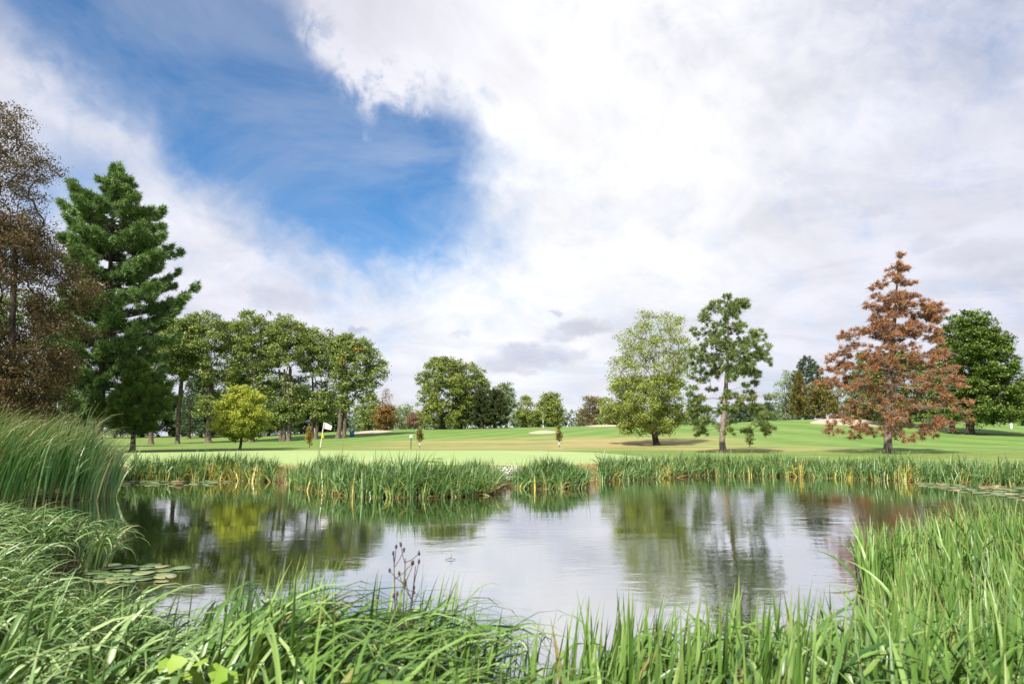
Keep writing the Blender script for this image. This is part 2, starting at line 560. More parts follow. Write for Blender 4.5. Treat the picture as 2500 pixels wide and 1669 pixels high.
def draped(name, cx, cy, outline, lift, mat, n=40, rings=14, shape=None):
    """A sheet lying on the terrain inside a closed outline r(angle)."""
    a = np.linspace(0, 2 * np.pi, n, endpoint=False)
    r = np.array([outline(q) for q in a])
    V = [(cx, cy)]
    for k in range(1, rings + 1):
        f = k / rings
        V += list(zip(cx + r[:, 0] * f, cy + r[:, 1] * f))
    V = np.array(V)
    z = height(V[:, 0], V[:, 1]) + lift
    f = np.concatenate([[0], np.repeat(np.arange(1, rings + 1) / rings, n)])
    if shape is not None:
        z = z + shape(V[:, 0] - cx, V[:, 1] - cy, f)
    # a skirt so the sheet has an edge
    V3 = np.column_stack([V, z])
    last = V3[-n:].copy()
    last[:, 2] = height(last[:, 0], last[:, 1]) - .05
    V3 = np.concatenate([V3, last])
    F3 = [(0, 1 + j, 1 + (j + 1) % n) for j in range(n)]
    F4 = []
    for k in range(rings):
        b0, b1 = 1 + k * n, 1 + (k + 1) * n
        F4 += [(b0 + j, b1 + j, b1 + (j + 1) % n, b0 + (j + 1) % n) for j in range(n)]
    return build(name, V3, F4, F3, mat, smooth=True)


pg, t = new_mat('green_turf')
pos = t.n('ShaderNodeNewGeometry').outputs['Position']
fine = t.noise(pos, 14, 3)
mid = t.noise(t.vm('MULTIPLY', pos, (.5, 1.0, 1.0)), .35, 4)
c = t.mix(fine, (.225, .30, .105), (.28, .36, .145))
c = t.mix(t.m('MULTIPLY', t.ss(mid, .45, .7), .35), c, (.37, .40, .20))
p = t.n('ShaderNodeBsdfPrincipled', {'Base Color': c, 'Roughness': .8, 'Specular IOR Level': .2})
out(t, p.outputs[0])
tag(draped('putting_green', -10, 44.5, lambda q: (19 * math.cos(q) * (1 + .05 * math.sin(3 * q)), 9.0 * math.sin(q) * (1 + .05 * math.cos(2 * q + 1))), .012, pg, 64, 20), kind='structure')

# water
wm, t = new_mat('pond_water')
pos = t.n('ShaderNodeNewGeometry').outputs['Position']
s = t.n('ShaderNodeSeparateXYZ', {0: pos})
v1 = t.vm('MULTIPLY', pos, (.75, 1.25, 1))
n1 = t.noise(v1, 2.6, 2, .5, .3)
n2 = t.noise(v1, 11.0, 3, .6, .4)
n3 = t.noise(pos, .8, 2)
calm = t.ss(t.noise(t.vm('MULTIPLY', pos, (.35, 1, 1)), .28, 3, .5), .36, .62, .25, 1.0)
side = t.ss(s.outputs[0], -8, 9, .6, 1.7)
hgt = t.m('ADD', t.m('ADD', t.m('MULTIPLY', n1, .0034), t.m('MULTIPLY', n2, .0010)), t.m('MULTIPLY', n3, .002))
hgt = t.m('MULTIPLY', t.m('MULTIPLY', hgt, calm), side)
bp = t.n('ShaderNodeBump', {'Strength': 1.0, 'Distance': 1.0, 'Height': hgt})
fr = t.n('ShaderNodeFresnel', {'IOR': 1.9, 'Normal': bp.outputs[0]})
fr0 = t.m('ADD', t.m('MULTIPLY', fr.outputs[0], .40), .60, clamp=True)
df = t.n('ShaderNodeBsdfDiffuse', {'Color': (.010, .016, .008, 1)})
gl = t.n('ShaderNodeBsdfGlossy', {'Color': (1, 1, 1, 1), 'Roughness': .012, 'Normal': bp.outputs[0]})
mx = t.n('ShaderNodeMixShader', {0: fr0, 1: df.outputs[0], 2: gl.outputs[0]})
out(t, mx.outputs[0])
x0, y0 = SHORE.min(0) - .8
x1, y1 = SHORE.max(0) + .8
water = build('pond_water', [(x0, y0, 0), (x1, y0, 0), (x1, y1, 0), (x0, y1, 0)], [(0, 1, 2, 3)], mat=wm)
tag(water, kind='structure')

# sand bunkers
sand, t = new_mat('sand')
pos = t.n('ShaderNodeNewGeometry').outputs['Position']
c = t.mix(t.noise(pos, 1.2, 5), (.33, .25, .175), (.49, .39, .29))
p = t.n('ShaderNodeBsdfPrincipled', {'Base Color': c, 'Roughness': .95, 'Specular IOR Level': .1})
out(t, p.outputs[0])


def bunker(pxa, pxb, Y, ry, lip):
    xa, _ = at(pxa, 1050, Y)
    xb, _ = at(pxb, 1050, Y)
    rx = (xb - xa) / 2
    ph = rng.uniform(0, 6)
    o = draped('sand_bunker', (xa + xb) / 2, Y, lambda q: (rx * math.cos(q), ry * math.sin(q) * (1 + .18 * math.sin(2 * q + ph))), .04, sand, 36, 8,
               lambda dx, dy, f: lip * np.clip(dy / ry, 0, 1) ** 1.5 * (1 - .5 * (dx / rx) ** 2))
    tag(o, kind='structure')


bunker(852, 958, 138, 5.0, .25)
bunker(1290, 1368, 118, 3.2, .22)
bunker(1425, 1530, 152, 4.0, .35)
bunker(1985, 2195, 128, 6, 1.1)

# ------------------------------------------------------------------ trees
def interp_rows(rows, Y, bx):
    z, L, Rr = [], [], []
    for (py, a, b) in rows:
        xl, zz = at(a, py, Y)
        xr, _ = at(b, py, Y)
        z.append(zz)
        L.append(xl)
        Rr.append(xr)
    z, L, Rr = np.array(z)[::-1], np.array(L)[::-1], np.array(Rr)[::-1]
    return z, L, Rr


def leaves(P, size, up=.5, drift=(0, 0, 0), aspect=.62, spread=1.0, tint=None, droop=0.0, fold=True):
    """Rhombic leaf sprays at points P. Two triangles each."""
    n = len(P)
    nrm = rng.normal(size=(n, 3))
    nrm[:, 2] += up * 2.0
    nrm = norm(nrm)
    ax = rng.normal(size=(n, 3)) + np.array(drift) * 1.5
    ax[:, 2] -= droop
    ax = norm(ax - (ax * nrm).sum(1, keepdims=True) * nrm)
    sd2 = np.cross(nrm, ax)
    sz = size * rng.uniform(.6, 1.25, n)[:, None]
    b = P - ax * sz * .5
    tip = P + ax * sz * .5 - nrm * sz * .12
    m1 = P + sd2 * sz * aspect * .5
    m2 = P - sd2 * sz * aspect * .5
    V = np.stack([b, m1, tip, m2], 1).reshape(-1, 3)
    Fq = np.arange(n * 4).reshape(-1, 4)
    T = np.repeat(tint if tint is not None else rng.uniform(0, 1, n), 4)
    return V, Fq, T


def crown_points(rows, Y, bx, by, nl, nsub, lobe, depth=1.0, shell=(.45, .95)):
    """Lobe centres inside the outline, then sub-clumps on each lobe's shell."""
    z, L, Rr = interp_rows(rows, Y, bx)
    wd = np.interp(np.linspace(z[0], z[-1], 60), z, Rr - L)
    zz = np.linspace(z[0], z[-1], 60)
    pr = np.maximum(wd, .2) ** 1.3
    pr /= pr.sum()
    zc = np.sort(rng.choice(zz, nl, p=pr)) + rng.uniform(-.15, .15, nl)
    ang = np.arange(nl) * 2.39996 + rng.uniform(-.5, .5, nl)
    fr_ = np.sqrt(rng.uniform(shell[0] ** 2, shell[1] ** 2, nl))
    Lx, Rx = np.interp(zc, z, L), np.interp(zc, z, Rr)
    cx, hw = (Lx + Rx) / 2, (Rx - Lx) / 2
    ls = np.minimum(lobe, hw * .75 + .1) * rng.uniform(.75, 1.25, nl)
    rr = np.maximum(hw - ls * .55, 0.05)
    top = z[-1] - zc
    zc = np.where(top < ls * .6, zc - ls * .5, zc)
    C = np.column_stack([cx + np.cos(ang) * rr * fr_, by + np.sin(ang) * rr * fr_ * depth, zc])
    # sub-clumps on the upper-outer shell of each lobe
    d = norm(rng.normal(size=(nl, nsub, 3)) + np.array([0, 0, .45]))
    S = C[:, None] + d * ls[:, None, None] * np.array([1, 1, .72]) * rng.uniform(.55, 1.0, (nl, nsub, 1))
    return C, S, ls


def skeleton(base, top, lobesC, subs, trunk_r, lean=0, trunk_n=7, r_tip=.02, sway=.15, slope=.45, both=False, k0=1.4, limb=.62, arch=.3, minnode=2):
    """Trunk nodes, then each lobe and sub-clump joined to the best existing node."""
    base, top = np.array(base, float), np.array(top, float)
    P = [base + (top - base) * f + np.array([math.sin(f * 4 + lean) * sway, math.cos(f * 5) * sway, 0]) * (0 if f == 0 else 1) for f in np.linspace(0, 1, trunk_n)]
    par = [-1] + list(range(trunk_n - 1))
    pl = [0.0]
    for k in range(1, trunk_n):
        pl.append(pl[-1] + np.linalg.norm(P[k] - P[k - 1]))
    P = [np.array(q) for q in P]
    order = np.argsort(np.linalg.norm(lobesC - (base + (top - base) * .5), axis=1))

    def attach(tgt, lo, seg, k1=1.4):
        A = np.array(P[lo:])
        d = tgt - A
        dist = np.linalg.norm(d, axis=1)
        hd = np.linalg.norm(d[:, :2], axis=1)
        off = A[:, 2] + slope * hd - tgt[2]
        cost = dist + k1 * (np.abs(off) if both else np.maximum(0, off)) + .12 * np.array(pl[lo:])
        i = int(np.argmin(cost)) + lo
        a = P[i]
        dv = a - P[par[i]] if par[i] >= 0 else np.array([0, 0, 1.])
        dv = dv / (np.linalg.norm(dv) + 1e-9)
        L_ = np.linalg.norm(tgt - a)
        ctrl = a + (dv * .5 + np.array([0, 0, arch])) * L_ * .45 if not both else a + (tgt - a) * .5 + np.array([0, 0, arch]) * L_
        n = max(2, int(L_ / seg))
        prev = i
        for q in np.linspace(0, 1, n + 1)[1:]:
            pt = (1 - q) ** 2 * a + 2 * q * (1 - q) * ctrl + q * q * tgt
            if q < 1:
                pt = pt + rng.normal(size=3) * L_ * .02
            P.append(pt)
            par.append(prev)
            pl.append(pl[prev] + np.linalg.norm(pt - P[prev]))
            prev = len(P) - 1
        return prev

    for k in order:
        e = attach(lobesC[k], minnode, 1.0, k0)
        if subs is not None:
            for sbt in subs[k]:
                attach(sbt, max(minnode, len(P) - 60), .8, .5)
    P = np.array(P)
    par = np.array(par)
    acc = np.zeros(len(P))
    pw = 2.4
    haschild = np.zeros(len(P), bool)
    haschild[par[par >= 0]] = True
    acc[~haschild] = r_tip ** pw
    for i in range(len(P) - 1, 0, -1):
        acc[par[i]] += acc[i]
    rad = acc ** (1 / pw)
    sc_ = trunk_r / max(rad[0], 1e-6)
    rad = np.maximum(rad * np.clip(sc_, .3, 3.5) ** sstep(rad / rad[0], .0, .8), r_tip * .7)
    rad[trunk_n:] = np.minimum(rad[trunk_n:] * limb, trunk_r * .5)
    rad[trunk_n:] = np.maximum(rad[trunk_n:], r_tip * .6)
    return P, par, rad, trunk_n


def wood(P, par, rad, tn, trunk_r, flare=1.5):
    # flare at the base: extra nodes near the ground
    tp, tr = P[:tn].copy(), rad[:tn].copy()
    tr[0] = trunk_r
    d = tp[1] - tp[0]
    L_ = np.linalg.norm(d)
    ex = [tp[0] - np.array([0, 0, .3]), tp[0], tp[0] + d * min(.25, .4 / L_), tp[0] + d * min(.5, 1.1 / L_)]
    er = [trunk_r * flare * 1.1, trunk_r * flare, trunk_r * 1.12, trunk_r * 1.0]
    tp2 = np.concatenate([ex, tp[1:]])
    tr2 = np.concatenate([er, np.minimum(tr[1:], trunk_r * .97)])
    parts = [sweep(tp2, tr2, 12)]
    e = np.arange(tn, len(P))
    p0, p1 = P[par[e]], P[e]
    r0, r1 = np.minimum(rad[par[e]], np.maximum(rad[e] * 1.25, .012)), rad[e]
    thick = r1 > .06
    if thick.any():
        parts.append(frustums(p0[thick], p1[thick], r0[thick], r1[thick], 6))
    if (~thick).any():
        parts.append(frustums(p0[~thick], p1[~thick], r0[~thick], r1[~thick], 3))
    return join(parts)


TREELOG = []


def place_base(px, Y, py=None):
    """Ground point under image column px at distance Y."""
    c = 1070.0
    for _ in range(4):
        x, _z = at(px, c, Y)
        z = gz(x, Y)
        c = px_of(x, Y, z)[1]
    return x, z


def broadleaf(name, label, cat_group, px, Y, crowns, trunk_r, mat, bark=BARK, drift=(.25, 0, 0), trunk_top=.62, twigs=True, py=None, sway=.15, flare=1.5, extra_trunks=(), slope=.45):
    bx, bz = place_base(px, Y)
    if py:
        TREELOG.append((name, px, round(px_of(bx, Y, bz)[1]), py))
    root = empty(name, (bx, Y, bz))
    tag(root, label, 'tree', cat_group)
    Cs, Ss, Ls = [], [], []
    LV = []
    for c in crowns:
        C, S, ls = crown_points(c['rows'], Y, bx, Y, c.get('lobes', 40), c.get('sub', 7), c.get('lobe', 1.5), c.get('depth', 1.0), c.get('shell', (.35, .95)))
        Cs.append(C)
        Ss += list(S)
        k = c.get('n', 12000)
        flat = S.reshape(-1, 3)
        idx = rng.integers(0, len(flat), k)
        sig = c.get('sig', .38)
        pt = flat[idx] + rng.normal(size=(k, 3)) * sig * np.array([1, 1, .62])
        # some leaves along the inside of the lobes
        ct = np.clip(rng.normal(.5, .17, len(flat)), 0, 1)[idx] * .55 + rng.uniform(0, 1, k) * .45
        zt = c.get('ztint', 0)
        if zt:
            ct = np.clip(ct + zt * ((pt[:, 2] - pt[:, 2].min()) / np.ptp(pt[:, 2]) - .5), 0, 1)
        alt = c.get('alt', 0)     # whole sprays that have turned
        turned = rng.uniform(0, 1, len(flat))[idx] < alt
        ct = np.where(turned, .97, np.clip(ct, 0, .88))
        LV.append(leaves(pt, c.get('size', .3), c.get('up', .5), drift, tint=ct, droop=c.get('droop', .2), aspect=c.get('aspect', .62)))
    C = np.concatenate(Cs)
    ztop = C[:, 2].max()
    cx = np.average(C[:, 0])
    tz = bz + (ztop - bz) * trunk_top
    top = (bx + (cx - bx) * .5, Y, tz)
    sk = skeleton((bx, Y, bz), top, C, Ss if twigs else None, trunk_r, px * .01, r_tip=.016 if twigs else .03, sway=sway, slope=slope)
    parts = [wood(*sk, trunk_r, flare)]
    for (dx, dy, k) in extra_trunks:
        h = (tz - bz) * 1.0
        parts.append(sweep([(bx + dx, Y + dy, bz - .3), (bx + dx, Y + dy, bz), (bx + dx * 1.02, Y + dy, bz + .6), (bx + dx * 1.1, Y + dy, bz + h * .6), (bx + dx * 1.6, Y + dy, bz + h)],
                           np.array([1.5, 1.4, 1.1, .9, .5]) * trunk_r * k, 10))
    V, Fq = join(parts)
    o = np.array((bx, Y, bz))
    build('trunk', V, Fq, mat=bark, parent=root, smooth=True, origin=o)
    V = np.concatenate([q[0] for q in LV])
    T = np.concatenate([q[2] for q in LV])
    build('crown', V, np.arange(len(V)).reshape(-1, 4), mat=mat, parent=root, attrs={'tint': T}, origin=o)
    return root


def needles(P, D, n, length, width, spread, tints):
    """n needle sprays at each tuft P pointing round D."""
    k = len(P)
    PP = np.repeat(P, n, 0)
    DD = np.repeat(D, n, 0) + rng.normal(size=(k * n, 3)) * spread
    DD = norm(DD)
    PP = PP + rng.normal(size=PP.shape) * length * .22
    sdv = norm(np.cross(DD, rng.normal(size=DD.shape)))
    L_ = (length * rng.uniform(.6, 1.2, k * n))[:, None]
    b0, b1 = PP - sdv * width * .5, PP + sdv * width * .5
    t0 = PP + DD * L_
    V = np.stack([b0, b1, t0], 1).reshape(-1, 3)
    T = np.repeat(np.clip(np.repeat(tints, n) * .6 + rng.uniform(0, .4, k * n), 0, 1), 3)
    return V, T


def conifer(name, label, group, px, Y, rows, trunk_r, mat, bark, nbr=90, rise=.12, tipup=.3, droop=0., tufts=12, nn=40, nlen=.35, nw=.05, spread=.55, start=.25, side=.22,
            bare=None, twig=0, py=None, depth=.9, up=.5, tint_fn=None, trunk_to=1.0, tuftmin=3, splay=.5, jitter=.12, wild=.05, whorl=0):
    bx, bz = place_base(px, Y)
    if py:
        TREELOG.append((name, px, round(px_of(bx, Y, bz)[1]), py))
    root = empty(name, (bx, Y, bz))
    tag(root, label, 'tree', group)
    z, L, Rr = interp_rows(rows, Y, bx)
    tx = (L[-1] + Rr[-1]) / 2
    tip = np.array([tx, Y, z[-1]])
    H = tip[2] - bz
    base = np.array([bx, Y, bz])
    fz = lambda zz: np.clip((zz - bz) / H, 0, 1)
    tr_at = lambda zz: trunk_r * np.maximum(1 - fz(zz), .02) ** .85
    ax = lambda zz: np.stack([bx + (tx - bx) * fz(zz) ** 1.3 + .12 * np.sin(fz(zz) * 9 + px) * fz(zz), np.full_like(zz, Y), zz], -1)
    tz = np.concatenate([[bz - .3, bz, bz + .35, bz + 1.0], np.linspace(bz + 2, tip[2], 16)])
    tr = tr_at(tz)
    tr[:3] *= np.array([1.5, 1.35, 1.1])
    parts = [sweep(ax(tz), tr, 12)]
    TP, TD, TT = [], [], []
    E0, E1, R0, R1 = [], [], [], []
    lo, hi = z[0], z[-1]
    u = (np.arange(nbr) + rng.uniform(0, 1, nbr)) / nbr
    bzv = lo + (hi - lo) * u ** .92
    if whorl:
        lev = np.floor(u * whorl)
        bzv = lo + (hi - lo) * ((lev + .5 + rng.normal(0, .13, nbr)) / whorl) ** .92
        wlen, wrise = rng.uniform(.74, 1.12, whorl), rng.normal(0, .09, whorl)
    for i in range(nbr):
        zb = bzv[i]
        ang = i * 2.39996 + rng.uniform(-.5, .5)
        ca_, sa_ = math.cos(ang), math.sin(ang)
        # aim the branch end at the outline at its tip height
        zt = zb
        rise_i, tip_i = rise + rng.normal(0, wild) + (wrise[int(lev[i])] if whorl else 0), tipup * rng.uniform(.4, 1.5)
        for _ in range(2):
            Lx, Rx = np.interp(zt, z, L), np.interp(zt, z, Rr)
            tc_ = ax(np.array([zt]))[0, 0]
            reach = (Rx - tc_) if ca_ > 0 else (tc_ - Lx)
            dref = max((Rx - Lx) / 2 * depth, .15)
            ln = abs(ca_) * max(reach, .15) + (1 - abs(ca_)) * dref
            ln = math.sqrt((ca_ * max(reach, .15)) ** 2 + (sa_ * dref) ** 2)
            zt = min(zb + ln * (rise_i + tip_i * .5 - droop * .5), hi)
        ln *= (1 - abs(rng.normal(0, jitter))) * (wlen[int(lev[i])] if whorl else 1)
        b0 = ax(np.array([zb]))[0]
        m = max(4, int(ln / .5))
        q = np.linspace(0, 1, m + 1)
        hz_ = ln * q
        vz = ln * (rise_i * q + tip_i * q ** 2.5 - droop * q ** 1.5 + .0)
        wob = np.cumsum(rng.normal(0, .05, m + 1)) * ln / m
        pts = np.stack([b0[0] + ca_ * hz_ - sa_ * wob, b0[1] + sa_ * hz_ + ca_ * wob, b0[2] + vz + np.cumsum(rng.normal(0, .03, m + 1)) * ln / m], -1)
        rb = np.clip(.012 + .014 * ln, .012, trunk_r * .45) * (1 - .85 * q)
        E0.append(pts[:-1]); E1.append(pts[1:]); R0.append(rb[:-1]); R1.append(rb[1:])
        bf = bare(fz(zb)) if bare else 0.0
        nt = max(tuftmin, int(tufts * (ln / 4.0) ** 1.1 + 1))
        tq = rng.uniform(start, 1.0, nt) ** .8
        tq[:2] = (1.0, .92)
        keep = rng.uniform(0, 1, nt) > bf
        for k, qq in enumerate(tq):
            pb = np.array([np.interp(qq, q, pts[:, d]) for d in range(3)])
            sgn = rng.choice([-1, 1])
            off = side * ln * (1.15 - qq) * rng.uniform(.2, 1.0) * sgn if qq < .99 else 0
            pe = pb + np.array([-sa_ * off + ca_ * abs(off) * splay, ca_ * off + sa_ * abs(off) * splay, abs(off) * (.15 + tipup * .5 - droop * .5) + rng.normal(0, .06 + wild)])
            if abs(off) > .12:
                E0.append(pb[None]); E1.append(pe[None]); R0.append(np.array([.014])); R1.append(np.array([.008]))
            if keep[k]:
                TP.append(pe)
                TD.append(norm(np.array([ca_ * .9 + rng.normal(0, .3), sa_ * .9 + rng.normal(0, .3), up])))
                TT.append(np.clip(rng.normal(.5, .2) if tint_fn is None else tint_fn(fz(zb), qq), 0, 1))
        for k in range(int(twig * ln / 3)):      # dead twigs
            qq = rng.uniform(.15, 1)
            pb = np.array([np.interp(qq, q, pts[:, d]) for d in range(3)])
            a2 = ang + rng.normal(0, .9)
            l2 = rng.uniform(.3, .9)
            dz2 = rng.uniform(-.35, .15)
            pm = pb + np.array([math.cos(a2) * l2 * .5, math.sin(a2) * l2 * .5, l2 * (dz2 * .3)])
            pe = pb + np.array([math.cos(a2 + .3) * l2, math.sin(a2 + .3) * l2, l2 * dz2])
            E0 += [pb[None], pm[None]]; E1 += [pm[None], pe[None]]; R0 += [np.array([.016]), np.array([.012])]; R1 += [np.array([.012]), np.array([.006])]
    # leader tufts
    for f in (.93, .96, .985, 1.0):
        TP.append(ax(np.array([bz + H * f]))[0] + rng.normal(0, .08, 3)); TD.append(np.array([0, 0, 1.])); TT.append(.5)
    E0, E1, R0, R1 = (np.concatenate(a) for a in (E0, E1, R0, R1))
    big = R1 > .03
    if big.any():
        parts.append(frustums(E0[big], E1[big], R0[big], R1[big], 5))
    parts.append(frustums(E0[~big], E1[~big], R0[~big], R1[~big], 3))
    V, Fq = join(parts)
    build('trunk', V, Fq, mat=bark, parent=root, smooth=True, origin=base)
    NV, NTt = needles(np.array(TP), np.array(TD), nn, nlen, nw, spread, np.array(TT))
    build('crown', NV, None, np.arange(len(NV)).reshape(-1, 3), mat=mat, parent=root, attrs={'tint': NTt}, origin=base)
    return root


def puff_pine(name, label, px, Y, crowns, trunk_r, mat, bark, py, tip_px, slope=.05, nn=46, nlen=.33, nw=.05, spread=.9, up=.35, twig=0, bare=None, tint_fn=None, arch=.10, flare=1.25, trunk_wob=.12):
    bx, bz = place_base(px, Y)
    TREELOG.append((name, px, round(px_of(bx, Y, bz)[1]), py))
    root = empty(name, (bx, Y, bz))
    tag(root, label, 'tree')
    Cs, Ss = [], []
    for c in crowns:
        C, S, ls = crown_points(c['rows'], Y, bx, Y, c['lobes'], c.get('sub', 8), c.get('lobe', .9), c.get('depth', .9), c.get('shell', (.3, 1.0)))
        S[:, :, 2] = C[:, None, 2] + (S[:, :, 2] - C[:, None, 2]) * c.get('flat', .6)
        Cs.append(C)
        Ss += list(S)
    C = np.concatenate(Cs)
    tx, tz = at(*tip_px, Y)
    P, par, rad, tn = skeleton((bx, Y, bz), (tx, Y, tz), C, Ss, trunk_r, px * .01, trunk_n=16, r_tip=.013, sway=trunk_wob, slope=slope, both=True, k0=1.6, limb=.62, arch=arch, minnode=4)
    rad[:tn] = trunk_r * np.maximum(1 - np.linspace(0, 1, tn), .05) ** .8
    parts = [wood(P, par, rad, tn, trunk_r, flare)]
    tips = np.concatenate(Ss)
    nb = tips - np.repeat(C, [len(q) for q in Ss], 0)
    outw = tips - np.array([bx, Y, 0])
    outw[:, 2] = 0
    D = norm(norm(outw) * .7 + norm(nb) * .5 + np.array([0, 0, up]))
    f = (tips[:, 2] - bz) / (tz - bz)
    keep = np.ones(len(tips), bool) if bare is None else rng.uniform(0, 1, len(tips)) > bare(f)
    T = np.clip(rng.normal(.5, .2, len(tips)) if tint_fn is None else tint_fn(f, len(tips)), 0, 1)
    if twig:
        nodes = np.where((np.arange(len(P)) >= tn))[0]
        pick = rng.choice(nodes, twig)
        a = rng.uniform(0, 6.28, twig)
        l2 = rng.uniform(.25, .8, twig)
        e = P[pick] + np.column_stack([np.cos(a) * l2, np.sin(a) * l2, rng.uniform(-.45, .2, twig) * l2])
        parts.append(frustums(P[pick], e, np.full(twig, .019), np.full(twig, .010), 3))
    base = np.array((bx, Y, bz))
    V, Fq = join(parts)
    build('trunk', V, Fq, mat=bark, parent=root, smooth=True, origin=base)
    V, TT = needles(tips[keep], D[keep], nn, nlen, nw, spread, T[keep])
    build('crown', V, None, np.arange(len(V)).reshape(-1, 3), mat=mat, parent=root, attrs={'tint': TT}, origin=base)
    return root


OAK = leaf_mat('oak_leaf', [(0, (0.045, 0.085, 0.016)), (0.35, (0.14, 0.2, 0.045)), (0.85, (0.33, 0.37, 0.12)), (0.9, (0.33, 0.36, 0.12)), (0.96, (0.46, 0.26, 0.06))], 0.2)
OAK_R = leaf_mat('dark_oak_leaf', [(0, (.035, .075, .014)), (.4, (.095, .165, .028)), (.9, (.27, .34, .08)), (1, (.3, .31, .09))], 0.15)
OAK_C = leaf_mat('mid_oak_leaf', [(0, (0.05, 0.095, 0.016)), (0.35, (0.155, 0.215, 0.04)), (0.88, (0.36, 0.38, 0.1)), (0.95, (0.45, 0.32, 0.07))], 0.2)
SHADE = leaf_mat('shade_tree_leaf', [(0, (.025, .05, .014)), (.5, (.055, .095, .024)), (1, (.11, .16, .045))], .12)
PINE = leaf_mat('white_pine_needle', [(0, (0.035, 0.09, 0.024)), (0.45, (0.11, 0.205, 0.055)), (1, (0.31, 0.42, 0.14))], 0.12)
PINE2 = leaf_mat('young_pine_needle', [(0, (0.05, 0.11, 0.02)), (0.5, (0.11, 0.19, 0.03)), (1, (0.21, 0.28, 0.06))], 0.15)
BRONZE = leaf_mat('bronze_leaf', [(0, (0.038, 0.041, 0.015)), (0.35, (0.081, 0.068, 0.024)), (0.7, (0.145, 0.095, 0.041)), (1, (0.255, 0.17, 0.085))], 0.2, transl_tint=(1.2, 1.0, .6))
YELLOW = leaf_mat('yellow_maple_leaf', [(0, (0.13, 0.19, 0.02)), (0.4, (0.29, 0.355, 0.04)), (0.8, (0.47, 0.48, 0.08)), (1, (0.56, 0.51, 0.11))], 0.3)
MAPLE = leaf_mat('maple_leaf', [(0, (0.13, 0.178, 0.037)), (0.5, (0.234, 0.287, 0.061)), (0.9, (0.379, 0.423, 0.122)), (1, (0.517, 0.507, 0.122))], .3)
RPINE = leaf_mat('red_pine_needle', [(0, (0.057, 0.098, 0.029)), (0.5, (0.132, 0.19, 0.046)), (0.8, (0.218, 0.27, 0.081)), (1, (0.368, 0.23, 0.092))], 0.12)
RUST = leaf_mat('dead_spruce_needle', [(0, (0.146, 0.067, 0.03)), (0.5, (0.32, 0.147, 0.06)), (1, (0.506, 0.266, 0.115))], 0.12, transl_tint=(1.1, .9, .7))
ORANGE = leaf_mat('orange_leaf', [(0, (0.11, 0.09, 0.025)), (0.5, (0.25, 0.15, 0.04)), (1, (0.38, 0.22, 0.08))], 0.2, transl_tint=(1.2, .9, .5))
GOLD = leaf_mat('golden_leaf', [(0, (0.07, 0.084, 0.021)), (0.5, (0.168, 0.147, 0.035)), (1, (0.308, 0.217, 0.049))], .25)
PALE = leaf_mat('pale_leaf', [(0, (0.129, 0.172, 0.086)), (0.5, (0.215, 0.272, 0.143)), (1, (0.343, 0.4, 0.229))], .25)
DARKC = leaf_mat('juniper_needle', [(0, (0.039, 0.058, 0.021)), (0.5, (0.072, 0.098, 0.034)), (1, (0.124, 0.137, 0.055))], .15)
SPRUCE = leaf_mat('spruce_needle', [(0, (0.042, 0.07, 0.039)), (0.5, (0.084, 0.126, 0.07)), (1, (0.154, 0.21, 0.119))], .12)
BROWNT = leaf_mat('brown_leaf', [(0, (0.098, 0.084, 0.042)), (0.5, (0.182, 0.147, 0.07)), (1, (0.28, 0.224, 0.112))], .25)
REDSH = leaf_mat('red_shrub_leaf', [(0, (0.13, 0.078, 0.052)), (0.5, (0.247, 0.13, 0.091)), (1, (0.351, 0.221, 0.156))], .25)
FARW = leaf_mat('far_wood_leaf', [(0, (0.075, 0.112, 0.06)), (0.5, (0.12, 0.173, 0.093)), (1, (0.195, 0.225, 0.12))], .2)

# --- left edge
broadleaf('bronze_tree', 'tall bronze brown leaved tree at the left edge beside the big dark pine', None, 15, 44,
          [dict(rows=[(235, -70, 15), (300, -110, 95), (360, -130, 125), (430, -140, 130), (490, -150, 110), (540, -150, 120)], lobes=50, sub=12, lobe=1.2, n=22000, size=.14, sig=.30, up=.2, droop=.5, shell=(.3, 1.0)),
           dict(rows=[(540, -150, 135), (600, -170, 170), (660, -180, 205), (720, -190, 225), (780, -190, 228), (850, -190, 205), (920, -180, 165), (980, -180, 150), (1050, -170, 140)], lobes=150, sub=12, lobe=1.25, n=92000, size=.145, sig=.30, up=.2, droop=.6, shell=(.35, 1.0)),
           dict(rows=[(840, -120, 190), (900, -130, 175), (980, -130, 150), (1066, -120, 140)], lobes=60, sub=11, lobe=1.1, n=26000, size=.145, sig=.28, up=.2, droop=.6, depth=1.0, shell=(.6, 1.0))],
          .34, BRONZE, BARK_D, trunk_top=.55)
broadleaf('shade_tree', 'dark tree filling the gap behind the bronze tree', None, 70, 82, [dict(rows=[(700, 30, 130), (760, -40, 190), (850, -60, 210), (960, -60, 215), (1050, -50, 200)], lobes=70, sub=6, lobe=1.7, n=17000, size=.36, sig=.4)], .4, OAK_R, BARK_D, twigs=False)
conifer('white_pine', 'big dark green pine with upswept plumes towering over the cattails', None, 236, 58,
        [(400, 282, 290), (440, 264, 310), (468, 178, 345), (500, 158, 410), (550, 142, 408), (600, 150, 425), (640, 155, 472), (680, 165, 452), (725, 175, 472), (760, 185, 450), (800, 140, 440), (860, 140, 440), (900, 130, 445), (960, 120, 445), (1010, 130, 440), (1060, 150, 410)],
        .40, PINE, BARK_D, nbr=205, rise=.06, tipup=.30, tufts=30, nn=54, nlen=.42, nw=.06, spread=.7, start=.22, side=.36, depth=.9, up=.45, wild=.06, jitter=.10, whorl=19)
